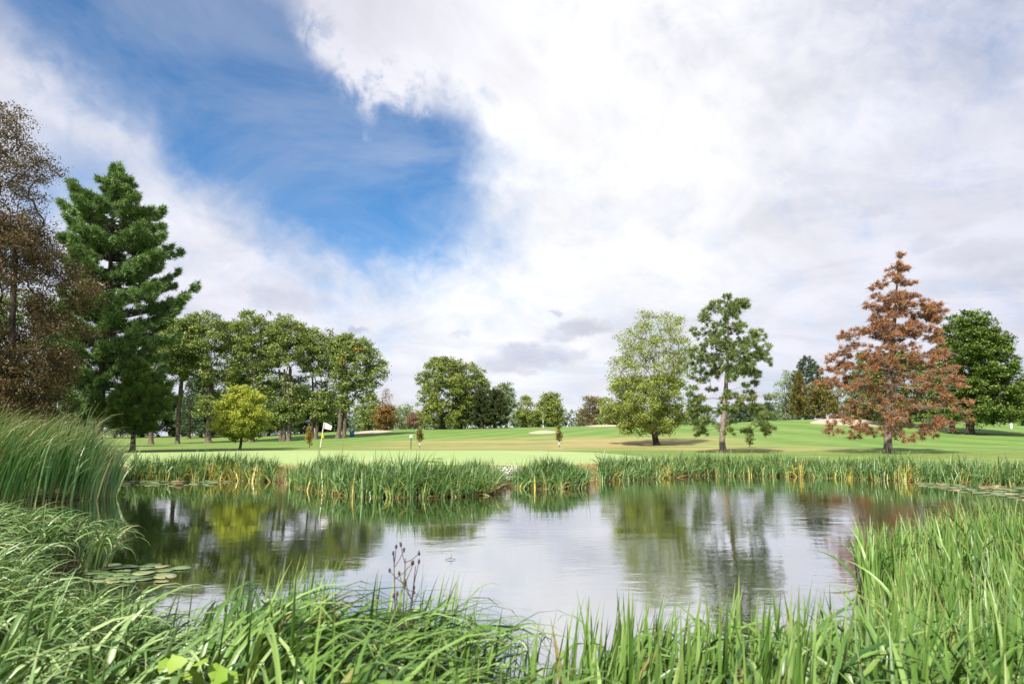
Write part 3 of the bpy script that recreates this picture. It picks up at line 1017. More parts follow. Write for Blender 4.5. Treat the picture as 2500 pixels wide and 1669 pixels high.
conifer('young_pine', 'small bright green pine on a bare dark trunk beside the cattails', None, 323, 55,
        [(880, 330, 350), (930, 300, 400), (980, 275, 425), (1020, 262, 420), (1062, 290, 400)],
        .20, PINE2, BARK_D, nbr=60, rise=.05, tipup=.25, wild=.1, tufts=26, nn=56, nlen=.36, nw=.05, start=.2, side=.3, py=1100)

# --- the tall grove left of the flag
grove = 'tall trees of the grove on the left'
LG = dict(lobe=1.65, sub=9, size=.35, sig=.36, up=.6, alt=.006, shell=(.5, 1.0))
broadleaf('grove_tree', 'grove tree mostly hidden by the big dark pine', grove, 368, 112, [dict(rows=[(785, 350, 440), (830, 320, 460), (900, 325, 450), (960, 340, 430), (1010, 350, 410), (1035, 350, 400)], lobes=42, n=15000, **LG)], .36, OAK, BARK, py=1085)
broadleaf('grove_tree', 'slender grove tree with bare forked trunks just right of the big pine', grove, 433, 115, [dict(rows=[(776, 405, 480), (820, 388, 505), (880, 392, 495), (925, 402, 470)], lobes=60, n=22000, **LG)], .34, OAK, BARK, py=1082, trunk_top=.75)
broadleaf('grove_tree', 'grove tree with the flared trunk behind the yellow maple, left of it', grove, 508, 116, [dict(rows=[(768, 450, 560), (800, 432, 590), (860, 440, 605), (920, 455, 590), (950, 480, 545), (1010, 462, 560)], lobes=66, n=25000, **LG)], .46, OAK, BARK, py=1080, flare=1.9)
broadleaf('grove_tree', 'thin trunked grove tree straight behind the yellow maple', grove, 571, 126, [dict(rows=[(790, 525, 630), (840, 520, 640), (900, 540, 640), (960, 550, 620)], lobes=40, n=15000, **LG)], .3, OAK, BARK, py=1080)
broadleaf('grove_tree', 'highest grove tree, its thick trunk half hidden by the yellow maple', grove, 612, 116, [dict(rows=[(766, 585, 670), (795, 560, 700), (840, 560, 705), (890, 585, 695), (940, 605, 680), (1010, 615, 670)], lobes=58, n=22000, **LG)], .5, OAK, BARK, py=1078)
broadleaf('grove_tree', 'three stemmed grove tree right of the yellow maple', grove, 704, 116, [dict(rows=[(782, 660, 750), (820, 640, 785), (870, 640, 785), (920, 655, 750), (990, 655, 760), (1035, 660, 735)], lobes=66, n=25000, **LG)], .36, OAK, BARK, py=1075, extra_trunks=((-.85, .3, .85), (-1.5, .6, .7)))
broadleaf('grove_tree', 'grove tree rising right behind the golf flag', grove, 770, 117, [dict(rows=[(808, 730, 830), (850, 715, 850), (900, 725, 845), (950, 745, 815), (1015, 745, 820), (1035, 750, 810)], lobes=42, n=15500, **LG)], .32, OAK, BARK, py=1072, extra_trunks=((-.7, .5, .8),))
broadleaf('grove_tree', 'twin trunked grove tree at the right end of the grove', grove, 824, 116, [dict(rows=[(818, 800, 880), (850, 792, 915), (890, 800, 945), (925, 810, 950), (965, 812, 890), (1010, 805, 870)], lobes=62, n=22500, **LG)], .38, OAK, BARK, py=1070, extra_trunks=((.95, .5, .85),))
back = 'darker trees standing behind the grove'
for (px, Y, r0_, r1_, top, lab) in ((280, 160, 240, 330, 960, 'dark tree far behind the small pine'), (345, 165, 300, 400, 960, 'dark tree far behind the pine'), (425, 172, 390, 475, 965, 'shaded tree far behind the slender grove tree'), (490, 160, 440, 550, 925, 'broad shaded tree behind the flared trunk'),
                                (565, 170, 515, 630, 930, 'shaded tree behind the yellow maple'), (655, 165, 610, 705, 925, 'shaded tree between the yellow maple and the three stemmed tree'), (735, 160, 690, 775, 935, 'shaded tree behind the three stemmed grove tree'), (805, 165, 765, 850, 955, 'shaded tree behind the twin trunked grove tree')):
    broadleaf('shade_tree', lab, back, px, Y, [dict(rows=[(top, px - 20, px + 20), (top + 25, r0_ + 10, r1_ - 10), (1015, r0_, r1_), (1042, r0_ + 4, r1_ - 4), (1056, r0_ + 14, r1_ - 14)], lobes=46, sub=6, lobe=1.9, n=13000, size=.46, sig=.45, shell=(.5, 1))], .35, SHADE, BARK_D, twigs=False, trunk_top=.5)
conifer('spruce', 'dark narrow spruce seen between the trunks of the grove', None, 462, 150, [(930, 460, 464), (970, 440, 482), (1010, 430, 495), (1050, 425, 500)], .3, SPRUCE, BARK_D, nbr=70, rise=-.05, tipup=.1, tufts=12, nn=16, nlen=.5, nw=.12, start=.15)

broadleaf('yellow_maple', 'round young maple with yellow green leaves on a thin trunk before the grove', None, 585, 62,
          [dict(rows=[(942, 578, 602), (958, 548, 630), (985, 530, 645), (1015, 514, 660), (1042, 506, 668), (1056, 518, 656), (1066, 550, 620)], lobes=120, sub=7, lobe=.62, n=27000, size=.17, sig=.15, up=.4, shell=(.3, .98), ztint=.25)],
          .12, YELLOW, BARK, trunk_top=.55, py=1097)

# --- between the grove and the right-hand trees
broadleaf('far_green_tree', 'far green tree right behind the end of the grove', None, 900, 185, [dict(rows=[(955, 880, 930), (985, 862, 945), (1020, 860, 950), (1045, 865, 945)], lobes=26, sub=5, lobe=2.2, n=6500, size=.5, sig=.55)], .4, OAK, BARK, twigs=False)
broadleaf('orange_tree', 'orange brown tree with bare twigs on top right of the grove', None, 942, 152,
          [dict(rows=[(985, 930, 955), (1000, 912, 968), (1025, 905, 976), (1042, 912, 966)], lobes=30, sub=6, lobe=1.1, n=6000, size=.33, sig=.34), dict(rows=[(945, 938, 948), (965, 928, 958), (990, 922, 962)], lobes=22, sub=7, lobe=.8, n=600, size=.25, sig=.3)],
          .28, ORANGE, BARK, trunk_top=.8, py=1047)
broadleaf('far_pale_tree', 'pale hazy tree far behind the orange tree', None, 985, 215, [dict(rows=[(988, 972, 1000), (1005, 958, 1015), (1042, 955, 1022)], lobes=22, sub=5, lobe=1.8, n=3600, size=.5, sig=.6)], .3, PALE, BARK, twigs=False)
broadleaf('red_shrub', 'reddish shrub far off between the orange tree and the spreading oak', None, 1012, 205, [dict(rows=[(1008, 1002, 1024), (1025, 990, 1032), (1045, 988, 1032)], lobes=16, sub=5, lobe=1.2, n=2600, size=.45, sig=.4)], .15, REDSH, BARK, twigs=False, trunk_top=.4)
broadleaf('field_shrub', 'small pale shrub alone on the fairway left of the orange tree', None, 875, 146, [dict(rows=[(1036, 871, 879), (1044, 868, 882), (1050, 869, 881)], lobes=12, sub=4, lobe=.35, n=900, size=.2, sig=.15)], .06, PALE, BARK, twigs=False, trunk_top=.3)
CG = dict(lobe=1.6, sub=9, size=.38, sig=.34, alt=.015, shell=(.5, 1.0), up=.6)
broadleaf('spreading_oak', 'broad spreading oak, biggest tree on the middle of the rise', None, 1080, 148,
          [dict(rows=[(873, 1062, 1105), (888, 1035, 1140), (925, 1012, 1155), (968, 1002, 1165), (1000, 1015, 1160), (1034, 1025, 1150)], lobes=90, n=30000, **CG)], .70, OAK_C, BARK_D, py=1048, flare=1.4, trunk_top=.5)
broadleaf('leaning_oak', 'oak with a slimmer trunk close right of the broad spreading oak', None, 1122, 151,
          [dict(rows=[(884, 1110, 1165), (915, 1095, 1198), (955, 1100, 1208), (1000, 1105, 1203), (1036, 1108, 1190)], lobes=64, n=20000, **CG)], .6, OAK, BARK_D, py=1047)
conifer('juniper', 'dark olive conifer nearest the oaks on the rise', None, 1176, 146, [(950, 1168, 1180), (980, 1148, 1198), (1015, 1138, 1210), (1042, 1135, 1215)], .4, DARKC, BARK_D, nbr=110, rise=.2, tipup=.1, tufts=14, nn=22, nlen=.5, nw=.13, start=.15, py=1047)
conifer('juniper', 'dark olive conifer right of its twin, beneath the pale tree', None, 1208, 147, [(955, 1196, 1222), (985, 1185, 1243), (1020, 1180, 1250), (1042, 1180, 1250)], .4, DARKC, BARK_D, nbr=110, rise=.2, tipup=.1, tufts=14, nn=22, nlen=.5, nw=.13, start=.15, py=1045)
broadleaf('silvery_tree', 'silvery green tree peeping over the two dark conifers', None, 1236, 178, [dict(rows=[(934, 1218, 1248), (948, 1206, 1260), (980, 1205, 1262), (1020, 1212, 1255)], lobes=34, sub=7, lobe=1.7, n=7500, size=.45, sig=.42)], .4, PALE, BARK, twigs=False)
broadleaf('apple_tree', 'small open apple tree with ragged top on the crest', None, 1284, 155,
          [dict(rows=[(1000, 1262, 1320), (1015, 1256, 1332), (1036, 1258, 1330)], lobes=34, sub=7, lobe=1.0, n=7000, size=.34, sig=.33), dict(rows=[(966, 1276, 1292), (980, 1266, 1304), (1002, 1262, 1315)], lobes=18, sub=7, lobe=.8, n=1500, size=.34, sig=.3)], .3, OAK_C, BARK, py=1043)
broadleaf('crest_tree', 'rounded tree with forked trunk on the crest right of the apple tree', None, 1341, 160, [dict(rows=[(957, 1332, 1355), (973, 1312, 1372), (1000, 1306, 1383), (1032, 1312, 1382)], lobes=52, sub=8, lobe=1.3, n=10500, size=.38, sig=.36)], .45, OAK_C, BARK, py=1038, extra_trunks=((.7, .3, .8),))
broadleaf('straw_shrub', 'straw brown shrub between the apple tree and the rounded tree', None, 1308, 170, [dict(rows=[(1026, 1298, 1318), (1036, 1292, 1326), (1043, 1293, 1325)], lobes=12, sub=5, lobe=.7, n=1500, size=.3, sig=.3)], .08, BROWNT, BARK, twigs=False, trunk_top=.3)
broadleaf('russet_tree', 'russet brown tree on the crest left of the open maple', None, 1445, 192, [dict(rows=[(968, 1432, 1468), (988, 1418, 1480), (1015, 1412, 1488), (1042, 1408, 1490)], lobes=44, sub=6, lobe=1.6, n=8500, size=.42, sig=.5)], .4, BROWNT, BARK, twigs=False)
broadleaf('crest_shrub', 'dark green bushy tree at the left foot of the open maple', None, 1490, 165, [dict(rows=[(985, 1480, 1510), (1005, 1462, 1525), (1040, 1460, 1530)], lobes=26, sub=6, lobe=1.5, n=6000, size=.42, sig=.42)], .35, OAK, BARK, twigs=False)

# --- right half
broadleaf('open_maple', 'maple with dense low skirt and airy vase shaped top beside the pond pine', None, 1604, 80,
          [dict(rows=[(762, 1585, 1655), (785, 1515, 1690), (830, 1492, 1700), (880, 1478, 1705), (930, 1480, 1690)], lobes=66, sub=11, lobe=1.1, n=14500, size=.20, sig=.30, up=.2, shell=(.4, 1.0)),
           dict(rows=[(918, 1520, 1650), (945, 1470, 1680), (985, 1455, 1692), (1020, 1465, 1690), (1045, 1485, 1670), (1062, 1530, 1630)], lobes=90, sub=9, lobe=1.0, n=33000, size=.22, sig=.28, up=.35, droop=.5, shell=(.3, .98))],
          .36, MAPLE, BARK_D, py=1085, trunk_top=.36, flare=1.4, slope=1.3)
puff_pine('red_pine', 'tall open pine with tufted needles and a bare trunk by the far bank', 1766, 58,
          [dict(rows=[(718, 1772, 1800), (735, 1720, 1826), (770, 1700, 1822), (800, 1692, 1835), (840, 1684, 1890), (880, 1672, 1896), (915, 1668, 1888)], lobes=92, sub=9, lobe=.60, flat=.8, shell=(.3, 1.0)),
           dict(rows=[(725, 1795, 1832), (745, 1785, 1828)], lobes=5, sub=12, lobe=.5),
           dict(rows=[(915, 1668, 1888), (950, 1662, 1880), (1000, 1655, 1890)], lobes=24, sub=9, lobe=.55, shell=(.45, 1.0)),
           dict(rows=[(990, 1655, 1890), (1030, 1668, 1898), (1058, 1690, 1892)], lobes=30, sub=10, lobe=.55, shell=(.6, 1.0))],
          .27, RPINE, BARK_R, 1106, (1776, 725), slope=.02, nn=42, nlen=.30, nw=.05, spread=.8, up=.4, twig=420, arch=.16,
          tint_fn=lambda f, n: rng.normal(.5, .2, n) + np.where((f < .36) & (rng.uniform(0, 1, n) < .3), .4, 0))
puff_pine('rust_spruce', 'dying spruce with rust brown needles and bare grey lower limbs', 2168, 58,
          [dict(rows=[(612, 2188, 2198), (640, 2170, 2212), (700, 2125, 2236), (740, 2105, 2262), (775, 2090, 2285), (810, 2060, 2290)], lobes=56, sub=10, lobe=.60, flat=.7, shell=(.15, 1.0)),
           dict(rows=[(735, 2240, 2298), (760, 2240, 2308), (790, 2250, 2296)], lobes=12, sub=10, lobe=.6),
           dict(rows=[(800, 2055, 2292), (850, 2040, 2310), (885, 2000, 2322), (920, 1992, 2342)], lobes=80, sub=10, lobe=.78, flat=.5, shell=(.3, 1.0)),
           dict(rows=[(915, 1995, 2342), (960, 2010, 2350), (1000, 2004, 2355), (1030, 1998, 2362), (1056, 2010, 2350), (1072, 2030, 2300)], lobes=92, sub=10, lobe=.82, flat=.45, shell=(.35, 1.0))],
          .33, RUST, BARK_R, 1102, (2193, 626), slope=-.02, nn=42, nlen=.30, nw=.048, spread=.95, up=.0, twig=5200, arch=.07,
          bare=lambda f: np.where(f > .62, .08, np.where(f > .42, .18, .36)))
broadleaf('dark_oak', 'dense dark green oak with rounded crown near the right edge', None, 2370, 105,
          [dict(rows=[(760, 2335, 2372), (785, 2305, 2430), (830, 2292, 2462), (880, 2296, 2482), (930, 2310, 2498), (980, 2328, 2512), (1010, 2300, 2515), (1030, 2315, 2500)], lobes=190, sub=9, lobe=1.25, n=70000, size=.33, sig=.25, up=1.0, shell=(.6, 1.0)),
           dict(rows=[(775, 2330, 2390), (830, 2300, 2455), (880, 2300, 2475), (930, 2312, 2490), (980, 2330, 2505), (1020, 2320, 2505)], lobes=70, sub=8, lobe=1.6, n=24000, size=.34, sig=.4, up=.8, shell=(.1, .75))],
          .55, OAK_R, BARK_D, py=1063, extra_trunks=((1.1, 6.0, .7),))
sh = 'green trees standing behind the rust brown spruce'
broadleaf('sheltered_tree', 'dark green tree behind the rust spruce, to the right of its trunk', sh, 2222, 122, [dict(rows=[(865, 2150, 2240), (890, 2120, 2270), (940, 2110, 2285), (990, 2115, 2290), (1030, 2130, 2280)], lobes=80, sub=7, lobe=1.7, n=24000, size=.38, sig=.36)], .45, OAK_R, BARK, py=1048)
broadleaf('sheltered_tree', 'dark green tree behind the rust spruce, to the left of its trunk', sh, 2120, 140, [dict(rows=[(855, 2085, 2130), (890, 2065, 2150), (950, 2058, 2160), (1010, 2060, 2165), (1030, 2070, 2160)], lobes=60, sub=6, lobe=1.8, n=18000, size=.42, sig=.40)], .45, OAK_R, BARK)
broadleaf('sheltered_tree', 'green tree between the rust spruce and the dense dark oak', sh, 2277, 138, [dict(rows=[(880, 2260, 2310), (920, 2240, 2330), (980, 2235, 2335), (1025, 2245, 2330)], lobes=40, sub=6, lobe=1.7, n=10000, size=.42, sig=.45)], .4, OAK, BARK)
broadleaf('edge_tree', 'dim tree cut off by the right edge behind the dense oak', None, 2535, 165, [dict(rows=[(915, 2510, 2560), (950, 2492, 2590), (1030, 2485, 2600)], lobes=34, sub=6, lobe=1.9, n=7000, size=.45, sig=.5)], .4, BROWNT, BARK, twigs=False)
conifer('hill_spruce', 'tall blue green spruce topping the clump on the right hill', None, 1968, 182, [(872, 1960, 1976), (905, 1940, 2005), (950, 1925, 2030), (1000, 1915, 2035), (1022, 1915, 2030)], .45, SPRUCE, BARK_D, nbr=110, rise=.0, tipup=.2, tufts=14, nn=18, nlen=.6, nw=.14, start=.15)
broadleaf('ragged_tree', 'thin ragged grey green tree at the left of the hill clump', None, 1918, 180, [dict(rows=[(905, 1912, 1932), (940, 1890, 1942), (985, 1888, 1945), (1020, 1895, 1948)], lobes=36, sub=7, lobe=1.2, n=3600, size=.36, sig=.42)], .28, PALE, BARK, trunk_top=.8)
conifer('gold_arborvitae', 'pointed golden green evergreen in the hill clump', None, 1950, 172, [(912, 1946, 1956), (945, 1936, 1966), (990, 1929, 1972), (1020, 1928, 1974)], .3, GOLD, BARK, nbr=110, rise=.4, tipup=.1, tufts=14, nn=20, nlen=.45, nw=.12, start=.2)
broadleaf('golden_tree', 'round golden brown tree in the hill clump beside the bunker', None, 2012, 168, [dict(rows=[(922, 1995, 2035), (940, 1968, 2055), (980, 1955, 2066), (1012, 1960, 2062)], lobes=52, sub=7, lobe=1.6, n=11000, size=.40, sig=.42)], .4, GOLD, BARK)
for (px, top, lab) in ((1808, 984, 'dark pointed spruce behind the pond pine, the left one of two'), (1873, 984, 'dark pointed spruce behind the pond pine, the right one of two')):
    conifer('horizon_spruce', lab, 'spruces on the horizon behind the pond pine', px, 192, [(top, px - 3, px + 3), (1005, px - 20, px + 20), (1022, px - 30, px + 30)], .3, SPRUCE, BARK_D, nbr=80, rise=-.05, tipup=.15, tufts=12, nn=14, nlen=.55, nw=.14, start=.15)


# --- saplings
def sapling(px, Y, top, half, label, mat, py, stake=True, bottom=.35):
    bx, bz = place_base(px, Y)
    pyb = px_of(bx, Y, bz)[1]
    r = broadleaf('sapling', label, 'young saplings on the mown turf', px, Y,
                  [dict(rows=[(top, px - 1.5, px + 1.5), (top + (pyb - top) * .25, px - half * .75, px + half * .75), (top + (pyb - top) * (1 - bottom) * .8, px - half, px + half), (pyb - (pyb - top) * bottom, px - half * .6, px + half * .6)],
                        lobes=26, sub=4, lobe=.22, n=1300, size=.13, sig=.09)], .035, mat, BARK, trunk_top=.85, py=py, sway=.02)
    if stake:
        V, Fq = sweep([(0, 0, .35), (0, 0, .5), (0, 0, .62)], [.055, .06, .055], 8)
        build('trunk_guard', V, Fq, mat=GUARD, parent=r, smooth=True)
    return r, bx, bz


GUARD = plain_mat('trunk_guard_plastic', (.62, .66, .68), .6)
SAPM = leaf_mat('sapling_leaf', [(0, (.09, .10, .025)), (.5, (.18, .165, .04)), (1, (.32, .24, .06))], .3)
SAPY = leaf_mat('yellow_sapling_leaf', [(0, (.16, .12, .02)), (.5, (.32, .22, .04)), (1, (.45, .32, .07))], .3)
SAPG = leaf_mat('green_sapling_leaf', [(0, (.07, .10, .02)), (.5, (.13, .165, .03)), (1, (.24, .22, .05))], .3)
_, mbx, mbz = sapling(1365, 70, 1037, 8, 'olive sapling standing in a bare mulch ring on the turf', SAPM, 1095)
sapling(1025, 70, 1040, 6.5, 'narrow sapling beside the green tee post', SAPM, 1094)
sapling(755, 76, 1040, 10, 'yellowing sapling left of the golf flag', SAPY, 1087, bottom=.2, stake=False)
sapling(1830, 72, 1038, 12, 'bushy green sapling right of the pond pine trunk', SAPG, 1084, bottom=.2, stake=False)
mulch = plain_mat('mulch', (.30, .22, .15), .95)
tag(draped('mulch_ring', mbx, 70, lambda q: (.85 * math.cos(q), .85 * math.sin(q)), .03, mulch, 24, 4, lambda dx, dy, f: .05 * (1 - f)), kind='structure')

# --- the far woods as one mass on the skyline
pts, tn_ = [], []
for k in range(210):
    px = rng.uniform(-500, 3000)
    Yf = rng.uniform(240, 330)
    x, _ = at(px, 1040, Yf)
    zb = gz(x, Yf)
    hgt_ = rng.uniform(6.5, 10.5) + (3 if px < 850 or px > 1900 else 0)
    rad_ = rng.uniform(3, 5)
    m = 420
    d = norm(rng.normal(size=(m, 3))) * rng.uniform(.45, 1, (m, 1)) ** .5
    lump = 1 + .25 * np.sin(d[:, :1] * 5 + k) * np.cos(d[:, 2:] * 4 + k)
    c = np.array([x, Yf, zb + hgt_ * .52]) + d * lump * np.array([rad_, rad_, hgt_ * .52])
    pts.append(c)
    tn_.append(np.clip(rng.normal(.5, .25) * .6 + rng.uniform(0, .4, m), 0, 1))
V, Fq, T = leaves(np.concatenate(pts), .95, .5, (.2, 0, 0), tint=np.concatenate(tn_), aspect=.8)
tag(build('far_woods', V, Fq, mat=FARW, attrs={'tint': T}), 'distant green woods along the skyline behind the rise', 'woods', None, 'stuff')

# ------------------------------------------------------------------ blades
def blades(B, L, W, azm, lean, bend, segs=6, fold=True, twist=None, tintv=None, power=1.3, taper=.75):
    """Strap leaves growing from B. Returns V (n, rings, k, 3)."""
    n = len(B)
    s = np.linspace(0, 1, segs + 1)
    sm = (s[1:] + s[:-1]) / 2
    a = lean[:, None] + bend[:, None] * sm[None] ** power
    dz, dh = np.cos(a), np.sin(a)
    st = (L / segs)[:, None]
    z = np.concatenate([np.zeros((n, 1)), np.cumsum(dz * st, 1)], 1)
    h = np.concatenate([np.zeros((n, 1)), np.cumsum(dh * st, 1)], 1)
    ca_, sa_ = np.cos(azm)[:, None], np.sin(azm)[:, None]
    C = np.stack([B[:, 0:1] + h * ca_, B[:, 1:2] + h * sa_, B[:, 2:3] + z], -1)
    tw = (rng.normal(0, .5, n) if twist is None else twist)[:, None] * (1 - .4 * s[None])
    aa = np.concatenate([a[:, :1], (a[:, 1:] + a[:, :-1]) / 2, a[:, -1:]], 1)
    lat = np.stack([-sa_ + 0 * aa, ca_ + 0 * aa, 0 * aa], -1)
    nrm = np.stack([-np.cos(aa) * ca_, -np.cos(aa) * sa_, np.sin(aa)], -1)
    side = lat * np.cos(tw)[..., None] + nrm * np.sin(tw)[..., None]
    nn_ = nrm * np.cos(tw)[..., None] - lat * np.sin(tw)[..., None]
    wv = W[:, None] * np.minimum(1, .72 + 1.4 * s[None]) * np.maximum(1 - np.maximum((s[None] - (1 - taper)) / taper, 0) ** 1.6, .02)
    half = side * wv[..., None] * .5
    if fold:
        V = np.stack([C - half, C - nn_ * wv[..., None] * .16, C + half], 2)
    else:
        V = np.stack([C - half, C + half], 2)
    k = V.shape[2]
    r = segs + 1
    base = (np.arange(n) * r * k)[:, None, None]
    i = (np.arange(segs) * k)[None, :, None]
    j = np.arange(k - 1)[None, None]
    q = base + i + j
    Fq = np.stack([q, q + 1, q + k + 1, q + k], -1).reshape(n, -1, 4)
    along = np.broadcast_to(s[None, :, None], (n, r, k))
    tv = np.broadcast_to((tintv if tintv is not None else rng.uniform(0, 1, n))[:, None, None], (n, r, k))
    return V.reshape(n, r * k, 3), Fq, along.reshape(n, -1), tv.reshape(n, -1)


IRIS = [(0, (.040, .095, .022)), (.35, (.085, .165, .036)), (.7, (.145, .235, .065)), (.88, (.20, .27, .095)), (.93, (.40, .33, .07)), (1, (.42, .26, .10))]
BLADE_L = leaf_mat('pale_sedge_blade', [(0, (0.027, 0.08, 0.014)), (0.4, (0.094, 0.181, 0.04)), (0.8, (0.218, 0.323, 0.108)), (0.9, (0.289, 0.386, 0.158)), (0.94, (0.296, 0.269, 0.108)), (1, (0.187, 0.134, 0.058))], 0.12, .38, .5, ((.42, .38, .2), .35))
BLADE_C = leaf_mat('iris_blade', [(0, (0.025, 0.077, 0.01)), (0.4, (0.078, 0.164, 0.024)), (0.8, (0.176, 0.281, 0.061)), (0.9, (0.25, 0.344, 0.108)), (0.94, (0.265, 0.244, 0.072)), (1, (0.172, 0.118, 0.043))], 0.12, .38, .5, ((.34, .30, .13), .3))
BLADE_R = leaf_mat('bright_iris_blade', [(0, (0.027, 0.082, 0.011)), (0.4, (0.078, 0.163, 0.024)), (0.8, (0.152, 0.258, 0.052)), (0.9, (0.218, 0.318, 0.096)), (0.94, (0.265, 0.258, 0.064)), (1, (0.172, 0.12, 0.04))], 0.14, .4, .45, ((.38, .33, .11), .3))
BLADE_F = leaf_mat('bank_iris_blade', [(0, (0.027, 0.081, 0.018)), (0.4, (0.081, 0.167, 0.038)), (0.8, (0.198, 0.306, 0.108)), (0.88, (0.279, 0.36, 0.153)), (0.92, (0.45, 0.378, 0.072)), (0.97, (0.45, 0.342, 0.081)), (0.985, (0.234, 0.144, 0.063)), (1, (0.234, 0.144, 0.063))], 0.2, .42, .45, ((.34, .30, .12), .4))
CATTAIL = leaf_mat('cattail_blade', [(0, (0.025, 0.09, 0.022)), (0.5, (0.08, 0.185, 0.042)), (0.9, (0.165, 0.27, 0.08)), (1, (0.38, 0.29, 0.13))], 0.15, .4, .5, ((.46, .46, .25), .7, .62))
STRAW = leaf_mat('straw_blade', [(0, (.22, .19, .06)), (.5, (.36, .28, .12)), (1, (.46, .36, .18))], .3)


def bed(name, label, cat, B, L, W, azm, lean, bend, mat, tintv, singles=0, segs=6, fold=True, **kw):
    if singles:
        dead = rng.uniform(0, 1, len(B)) < .055
        lean = np.where(dead, rng.uniform(.6, 1.45, len(B)), lean)
        bend = np.where(dead, rng.uniform(.2, 1.2, len(B)), bend)
        L = np.where(dead, L * rng.uniform(.5, .85, len(B)), L)
        W = np.where(dead, W * .7, W)
        tintv = np.where(dead, rng.uniform(.96, 1.0, len(B)), tintv)
    V, Fq, al, tv = blades(B, L, W, azm, lean, bend, segs, fold, tintv=tintv, **kw)
    n, m = V.shape[:2]
    if not singles:
        o = build(name, V, Fq, mat=mat, attrs={'along': al, 'tint': tv}, smooth=True)
        tag(o, label, cat, None, 'stuff')
        return o
    # the leaves that show largest are parts of their own
    mid = V[:, m // 2]
    dist = np.linalg.norm(mid - np.array([0, 0, EYE]), axis=1)
    pxs, pys = px_of(mid[:, 0], mid[:, 1], mid[:, 2])
    tipy = px_of(V[:, -1, 0], V[:, -1, 1], V[:, -1, 2])[1]
    vis = (pxs > 0) & (pxs < 2500) & (pys < 1690) & (tipy < 1640)
    score = np.where(vis, L * W / dist ** 2, 0)
    own = np.argsort(-score)[:singles]
    c = B.mean(0)
    root = empty(name, (c[0], c[1], 0.0))
    tag(root, label, cat)
    f0 = Fq[0] - 0
    for i in own:
        build('leaf', V[i], f0, mat=mat, parent=root, attrs={'along': al[i], 'tint': tv[i]}, smooth=True, origin=(c[0], c[1], 0))
    rest = np.ones(n, bool)
    rest[own] = False
    Vr = V[rest]
    k = len(Vr)
    Fr = (f0[None] + (np.arange(k) * m)[:, None, None]).reshape(-1, 4)
    o = build('foliage', Vr, Fr, mat=mat, parent=root, attrs={'along': al[rest], 'tint': tv[rest]}, smooth=True, origin=(c[0], c[1], 0))
    o['kind'] = 'stuff'
    return root


def scatter(x0, x1, y0, y1, dens, test):
    n = int((x1 - x0) * (y1 - y0) * dens)
    x, y = rng.uniform(x0, x1, n), rng.uniform(y0, y1, n)
    # gather into loose clumps
    cl = rng.integers(0, max(n // 14, 1), n)
    cx, cy = rng.uniform(x0, x1, cl.max() + 1), rng.uniform(y0, y1, cl.max() + 1)
    k = rng.uniform(0, 1, n) < .7
    x = np.where(k, cx[cl] + rng.normal(0, .085, n), x)
    y = np.where(k, cy[cl] + rng.normal(0, .085, n), y)
    sd = sdist(x, y)
    ok = test(x, y, sd)
    return x[ok], y[ok], sd[ok]


def frame_px(x, y, z=.6):
    return px_of(x, y, z)[0]


WIND = 0.0   # blades lean towards +x


def rn(m, s, n):
    return rng.normal(m, s, n)


# left foreground: pale arching blades
x, y, sd = scatter(-11.5, -1.6, 1.6, 13, 130, lambda x, y, s: (s > np.where((y > 6.8) & (y < 10.8), .3, -.30)) & (s < 4.2) & (np.hypot(x, y) > 2.7) & (frame_px(x, y) < 480 + 60 * np.sin(y * 3)) & (frame_px(x, y) > -900))
n = len(x)
dd = np.hypot(x, y)
B = np.column_stack([x, y, np.maximum(height(x, y, sd), -.12)])
arch = rng.uniform(0, 1, n) < .86
bed('sedge_bed', 'pale arching sedge blades leaning right over the left near bank', 'reeds', B, np.where(arch, rng.uniform(.75, 1.15, n), rng.uniform(.6, .95, n)), rng.uniform(.022, .050, n),
    rn(.15, .75, n), np.where(arch, np.abs(rn(.16, .12, n)), np.abs(rn(.1, .1, n))), np.where(arch, rng.uniform(1.6, 2.9, n), rng.uniform(.1, .5, n)), BLADE_L, np.where(rng.uniform(0, 1, n) < .02, rng.uniform(.93, 1, n), np.clip(rn(.5, .25, n), 0, .9)), 300, 9, power=1.9)

# centre foreground
x, y, sd = scatter(-4.2, 4.6, 1.9, 6.6, 190, lambda x, y, s: (s > -.42) & (s < 3.2) & (np.hypot(x, y) > 2.5) & (frame_px(x, y) >= 480 + 60 * np.sin(y * 3)) & (frame_px(x, y) < 1990 + 40 * np.sin(y * 4)))
px_ = frame_px(x, y)
keep = rng.uniform(0, 1, len(x)) < np.where((px_ > 1120) & (px_ < 1290), .55, 1.0)
x, y, sd, px_ = x[keep], y[keep], sd[keep], px_[keep]
n = len(x)
B = np.column_stack([x, y, np.maximum(height(x, y, sd), -.15)])
upright = rng.uniform(0, 1, n) < np.where(px_ > 1180, .62, np.where(sd < .2, .42, .12))
bed('iris_bed', 'broad green iris blades along the middle of the near bank', 'reeds', B, np.where(upright, rng.uniform(.80, 1.2, n), rng.uniform(1.05, 1.5, n)) * np.where(px_ > 1180, .86, 1.0), rng.uniform(.026, .050, n),
    rn(.2, .9, n), np.where(upright, np.abs(rn(.10, .09, n)), np.abs(rn(.14, .10, n))), np.where(upright, rng.uniform(.02, .35, n), rng.uniform(2.0, 3.2, n)), BLADE_C, np.where(rng.uniform(0, 1, n) < .018, rng.uniform(.93, 1, n), np.clip(rn(.48, .24, n), 0, .9)), 300, 9, power=1.9)

